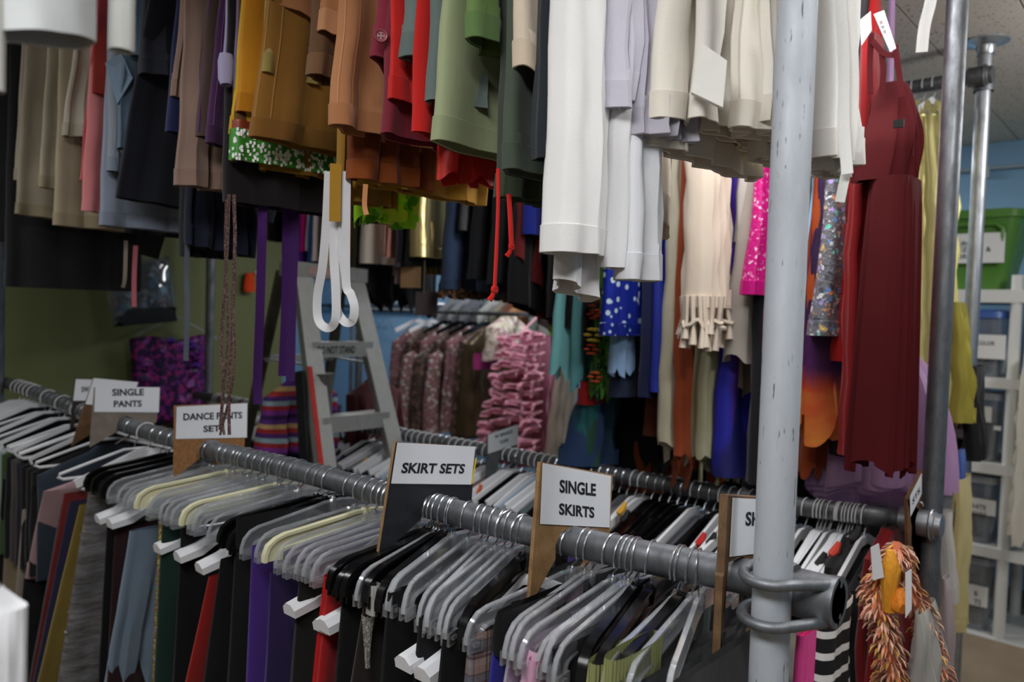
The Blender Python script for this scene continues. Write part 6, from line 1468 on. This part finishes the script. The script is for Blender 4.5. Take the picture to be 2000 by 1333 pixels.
# ---- floral jackets and tulle dress on the middle-height rear rail
VP = VC + .35; zp = onv(880, 640, VC + .35).z + .1
RP = empty('garment_rail', (onv(900, 700, VP).x, VP, 0), 'plain garment rail behind the middle rack carrying pink floral jackets', 'rack')
xa = onv(735, 700, VP).x - .3; xb = onv(1085, 700, VP).x + .1
pipe((xa, VP, zp), (xb, VP, zp), .014, 'rail', darkpipe, RP, 14)
for x in (xa, xb): pipe((x, VP, 0), (x, VP, zp), .014, 'upright', darkpipe, RP, 12); MB().box((x - .02, VP - .25, 0.01), (x + .02, VP + .25, .04)).build('foot_bar', darkpipe, RP)
fl2 = blotch('#54433a', ['#6e5a48', '#3c302c', '#8a6a62'], 22, .55, .5, .2)
fl = blotch('#9a6c74', ['#8a5a64', '#6b5a4c', '#d9cfd0', '#7b6d55'], 26, .58)
for i, (px, y1) in enumerate(((742, 960), (768, 940), (796, 835), (822, 838), (846, 848), (872, 930))):
    t2 = onv(px + 22, 668, VP - .2)
    o = cloth('floral_jacket', None, None, VP - .2, .4, .06, fl2 if i in (1, 3, 5) else fl, pt3=t2, pb3=(onv(px + 6, 900, VP - .2).x, VP - .2, t2.z - (.62 if i in (0, 1, 5) else .58)), shoulder=.1, thtop=.06, amp=.016, seed=i)
    tag(o, '%s %s jacket from the ladder on the rear garment rail' % (ORD[i], 'bronze brown print' if i in (1, 3, 5) else 'pink and olive floral'), 'jacket', 'floral jackets')
    hang('S' if i < 2 else 'B', t2.x + .04, VP, zp, ['white hanger of the first jacket by the ladder', 'white hanger of the second jacket by the ladder', 'black hanger of the third jacket from the ladder', 'black hanger of the fourth jacket from the ladder', 'black hanger of the fifth jacket from the ladder', 'black hanger of the sixth jacket from the ladder'][i], 'hangers on the rear garment rail')
    if i not in (2, 3, 4): continue
    q = onv(px + 4, 700, VP - .24); e_ = onv(px - 6, y1 + 10 if y1 < 900 else 850, VP - .26)
    mb = MB().tube([q + Vector((.03, .03, .03)), q, q.lerp(e_, .5) + Vector((-.008, -.01, 0)), e_, e_ + Vector((0, 0, .02))], [.03, .048, .05, .055, .048], 12, caps=False); mb.build('sleeve', fl2 if i == 3 else fl, o)
    MB().tube(torus_path(e_, .056, 14, 'z'), .006, 5, loop=True).build('cuff', fab('#6a6046'), o)
gw = cloth('bronze_satin_dress', None, None, VP - .24, .36, .12, satin('#5a4c38', .3, .5, 1, 10), pt3=onv(900, 672, VP - .24), pb3=(onv(888, 850, VP - .24).x, VP - .24, onv(888, 850, VP - .24).z), thtop=.06, amp=.02, k=5, shoulder=.08); tag(gw, 'bronze satin dress between floral jackets and pink tulle dress', 'dress')
cw = cloth('cream_pink_bolero', None, None, VP - .26, .36, .1, blotch('#cfc5b4', ['#b98a9a', '#e6e0d6', '#9a8f7a'], 24, .56), pt3=onv(945, 640, VP - .26), pb3=onv(938, 705, VP - .26), thtop=.08, amp=.014, shoulder=.07, farhem=.05); tag(cw, 'cream floral bolero above the bronze satin dress', 'bolero')
mg = cloth('magenta_blouse', None, None, VP - .27, .2, .05, fab('#a8357a'), pt3=onv(925, 690, VP - .27), pb3=onv(922, 722, VP - .27), thtop=.04); tag(mg, 'magenta top sliver under the cream floral bolero', 'top')
# tulle ruffle dress
td = empty('pink_tulle_dress', onv(1005, 760, VP - .3), 'dusty pink dress of swirling tulle ruffles on the rear garment rail', 'dress')
tm = NT('pink_tulle'); nz = tm.noise(20, 3); tm.set(Base_Color=lin('#e79cb4'), Roughness=.85, Sheen_Weight=.4, Normal=tm.bump(nz.outputs[0], .3, .004))
core = cloth('lining', (1005, 655), (965, 905), VP - .3, .34, .30, fab('#b06a80'), parent=td, thtop=.16, amp=.02, bulge=.1)
rt = random.Random(21)
for i in range(13):
    yy = 660 + i * 18.5; xl = 985 - 4.3 * i; xr = 1066 - .9 * i
    mb = MB(); n = 90; ph_ = rt.uniform(0, 6)
    top = []; botm = []
    for b in range(n):
        s = b / (n - 1); px = xl + (xr - xl) * s
        c_ = onv(px, yy - 8 + 5 * math.sin(6 * s + ph_), VP - .33 - .05 * math.sin(PI * s))
        wv = math.sin(s * 24 + ph_) + .6 * math.sin(s * 15 + 2 * ph_); w2 = math.cos(s * 24 + ph_) + .5 * math.cos(s * 11)
        top.append(c_); 
        botm.append(c_ + Vector((.02 * w2, -.045 - .022 * wv, -.03 + .014 * math.sin(s * 21 + ph_) + .008 * w2)))
    mid = [a.lerp(b, .5) + Vector((.008 * math.sin(9 * k), -.02, .006)) for k, (a, b) in enumerate(zip(top, botm))]
    mb.v = top + mid + botm
    for r0 in (0, n):
        for b in range(n - 1): mb.f.append([r0 + b, r0 + b + 1, r0 + n + b + 1, r0 + n + b])
    o = mb.build('tulle_ruffle', tm.m, td); sm = o.modifiers.new('s', 'SOLIDIFY'); sm.thickness = .007
    MB().tube(botm, .006, 6).build('ruffle_edge', tm.m, td)
MB().tube([onv(1008, 660, VP - .2), Vector((onv(1008, 660, VP - .2).x, VP, zp))], .006, 6).build('strap', tm.m, td)
wr2 = cloth('ivory_slip', None, None, VP - .3, .16, .09, satin('#b3a89c', .5, .1, .6), pt3=onv(1085, 705, VP - .3), pb3=onv(1062, 900, VP - .3), thtop=.05, amp=.012); tag(wr2, 'dim ivory satin slip between pink tulle and teal tulle', 'slip')
tt = cloth('teal_tulle_skirt', None, None, VB0 + .02, .3, .16, blotch('#1f4a5c', ['#1e6a70', '#27523a', '#27406a'], 6, .5, .7, 0, (1, 2.5, .3)), pt3=onv(1128, 735, VB0 + .02), pb3=onv(1085, 905, VB0 + .02), thtop=.03, amp=.02, k=4, flare=.1); tag(tt, 'teal blue tulle skirt spreading below the aqua panels', 'skirt')
rs = cloth('red_belt', None, None, VB0, .1, .05, fab('#9c1216'), pt3=onv(1128, 745, VB0), pb3=onv(1128, 790, VB0), thtop=.02, amp=.006); tag(rs, 'red sash peeping out above the teal tulle skirt', 'sash')
oc = cloth('orange_cape', None, None, VB0 + .2, .3, .12, fab('#7a3a14', wr=.6), pt3=onv(1222, 860, VB0 + .2), pb3=onv(1215, 960, VB0 + .2), thtop=.06, amp=.02); tag(oc, 'dark orange brown cape low behind the rust chiffon hem', 'cape')
# dark coats along the low rail of the rear rack
for i in range(8):
    u = -1.95 + i * .155; c = ['#121215', '#17171b', '#101013', '#1c1a20', '#141a22'][i % 5]
    o = cloth('dark_coat', None, None, VC - .26, .42, .11, fab(c, wr=.4, sheen=.05), pt3=(u, VC - .26, zc1 - .07), pb3=(u - .01, VC - .26, .32), shoulder=.09, thtop=.09, amp=.014, neck=.16, N=36, M=8, seed=60 + i)
    tag(o, '%s dark coat along the low rear rail, counted from the dark end' % ORD[i], 'coat', 'dark coats on the low rear rail')
    hang('B', u + .03, VC - .049, zc1, '%s black hanger of the dark coats on the low rear rail' % ORD[i], 'hangers on the low rear rail')
# ---- chrome rail in front of the back wall with suits under it
VK = 3.95
zk = onv(900, 597, VK).z; xa = onv(690, 600, VK).x; xb = onv(1058, 600, VK).x
RK = empty('garment_rail', ((xa + xb) / 2, VK, 0), 'chrome garment rail with rounded end before the far blue wall', 'rack')
chrome = metal('#c3c5c8', .2, .2, 20, .95)
MB().tube([(xa, VK, 0), (xa, VK, zk - .03), (xa + .03, VK, zk), (xb - .03, VK, zk), (xb, VK, zk - .03), (xb, VK, 0)], .014, 12).build('frame', chrome, RK)
for x in (xa, xb): MB().box((x - .02, VK - .25, .0), (x + .02, VK + .25, .035)).build('foot_bar', chrome, RK)
for i, (px, c, nm) in enumerate(((845, '#8f939a', 'pale grey'), (868, '#9a9ca3', 'silver grey'), (890, '#6d7078', 'mid grey'), (925, '#b1b3b0', 'whitish'), (950, '#8a8578', 'stone'), (968, '#6a3a26', 'chestnut'), (985, '#a87850', 'camel'), (1003, '#8a5c34', 'tan brown'), (1018, '#5a3a28', 'dark brown'), (1030, '#9fb5ac', 'pale sage'), (1046, '#7f7c78', 'dull grey'))):
    t2 = onv(px, 612, VK - .2)
    o = cloth('suit_jacket', None, None, VK - .2, .4, .08, fab(c, wr=.5), pt3=t2, pb3=(t2.x - .01, VK - .2, t2.z - .85), shoulder=.11, thtop=.06, amp=.01, N=32, M=8, seed=i)
    tag(o, nm + ' jacket in the row on the chrome garment rail', 'jacket', 'jackets on the chrome rail')
    hang('B', t2.x + .02, VK, zk - .008, '%s black hanger on the chrome rail, holding the %s jacket' % (ORD[i], nm), 'hangers on the chrome rail')
lg_ = cloth('lime_dress', None, None, VK - .12, .24, .12, fab('#8fc02a', wr=.4), pt3=onv(1066, 585, VK - .12), pb3=onv(1062, 660, VK - .12), thtop=.06, amp=.012, flare=.1); tag(lg_, 'lime green dress end beside the chrome rail', 'dress')
# wire hangers hanging empty on the blue wall and a dark wall rail
zr = onv(735, 600, 4.86).z
wr_ = empty('wall_rail', (onv(735, 600, 4.86).x, 4.88, zr), 'dark wall-mounted rail on the far blue wall', 'rail')
pipe((onv(560, 600, 4.86).x, 4.86, zr), (onv(870, 600, 4.86).x, 4.86, zr), .016, 'rail', metal('#3c4250', .5, .3), wr_, 10)
for px in (640, 790): MB().box((onv(px, 600, 4.86).x, 4.86, zr - .02), (onv(px, 600, 4.86).x + .04, 4.92, zr + .02)).build('bracket', metal('#3c4250', .5, .3), wr_)
for i, px in enumerate((722, 734, 746)):
    x = onv(px, 640, 4.8).x; o = empty('wire_hanger', (x, 4.84, zr), '%s bare wire hanger on the far blue wall rail' % ORD[i], 'hanger', 'bare wire hangers')
    c0 = Vector((x, 4.84, zr))
    MB().tube([c0 + v for v in (Vector((0, -.016, -.01)), Vector((0, -.012, .016)), Vector((0, .010, .018)), Vector((0, .012, -.02)), Vector((.0, 0, -.09)))], .0022, 5).build('hook', metal('#5d646e', .4, .2), o)
    MB().tube([c0 + v for v in (Vector((0, 0, -.09)), Vector((.16, -.03, -.2)), Vector((.0, -.02, -.212)), Vector((-.16, .03, -.2)))], .0022, 5, loop=True).build('wire', metal('#5d646e', .4, .2), o)
# remove hanger prototypes that were never placed
for k, (o, used) in PROTO.items():
    if not used:
        for c in list(KIDS[o.name]): bpy.data.objects.remove(c)
        bpy.data.objects.remove(o)
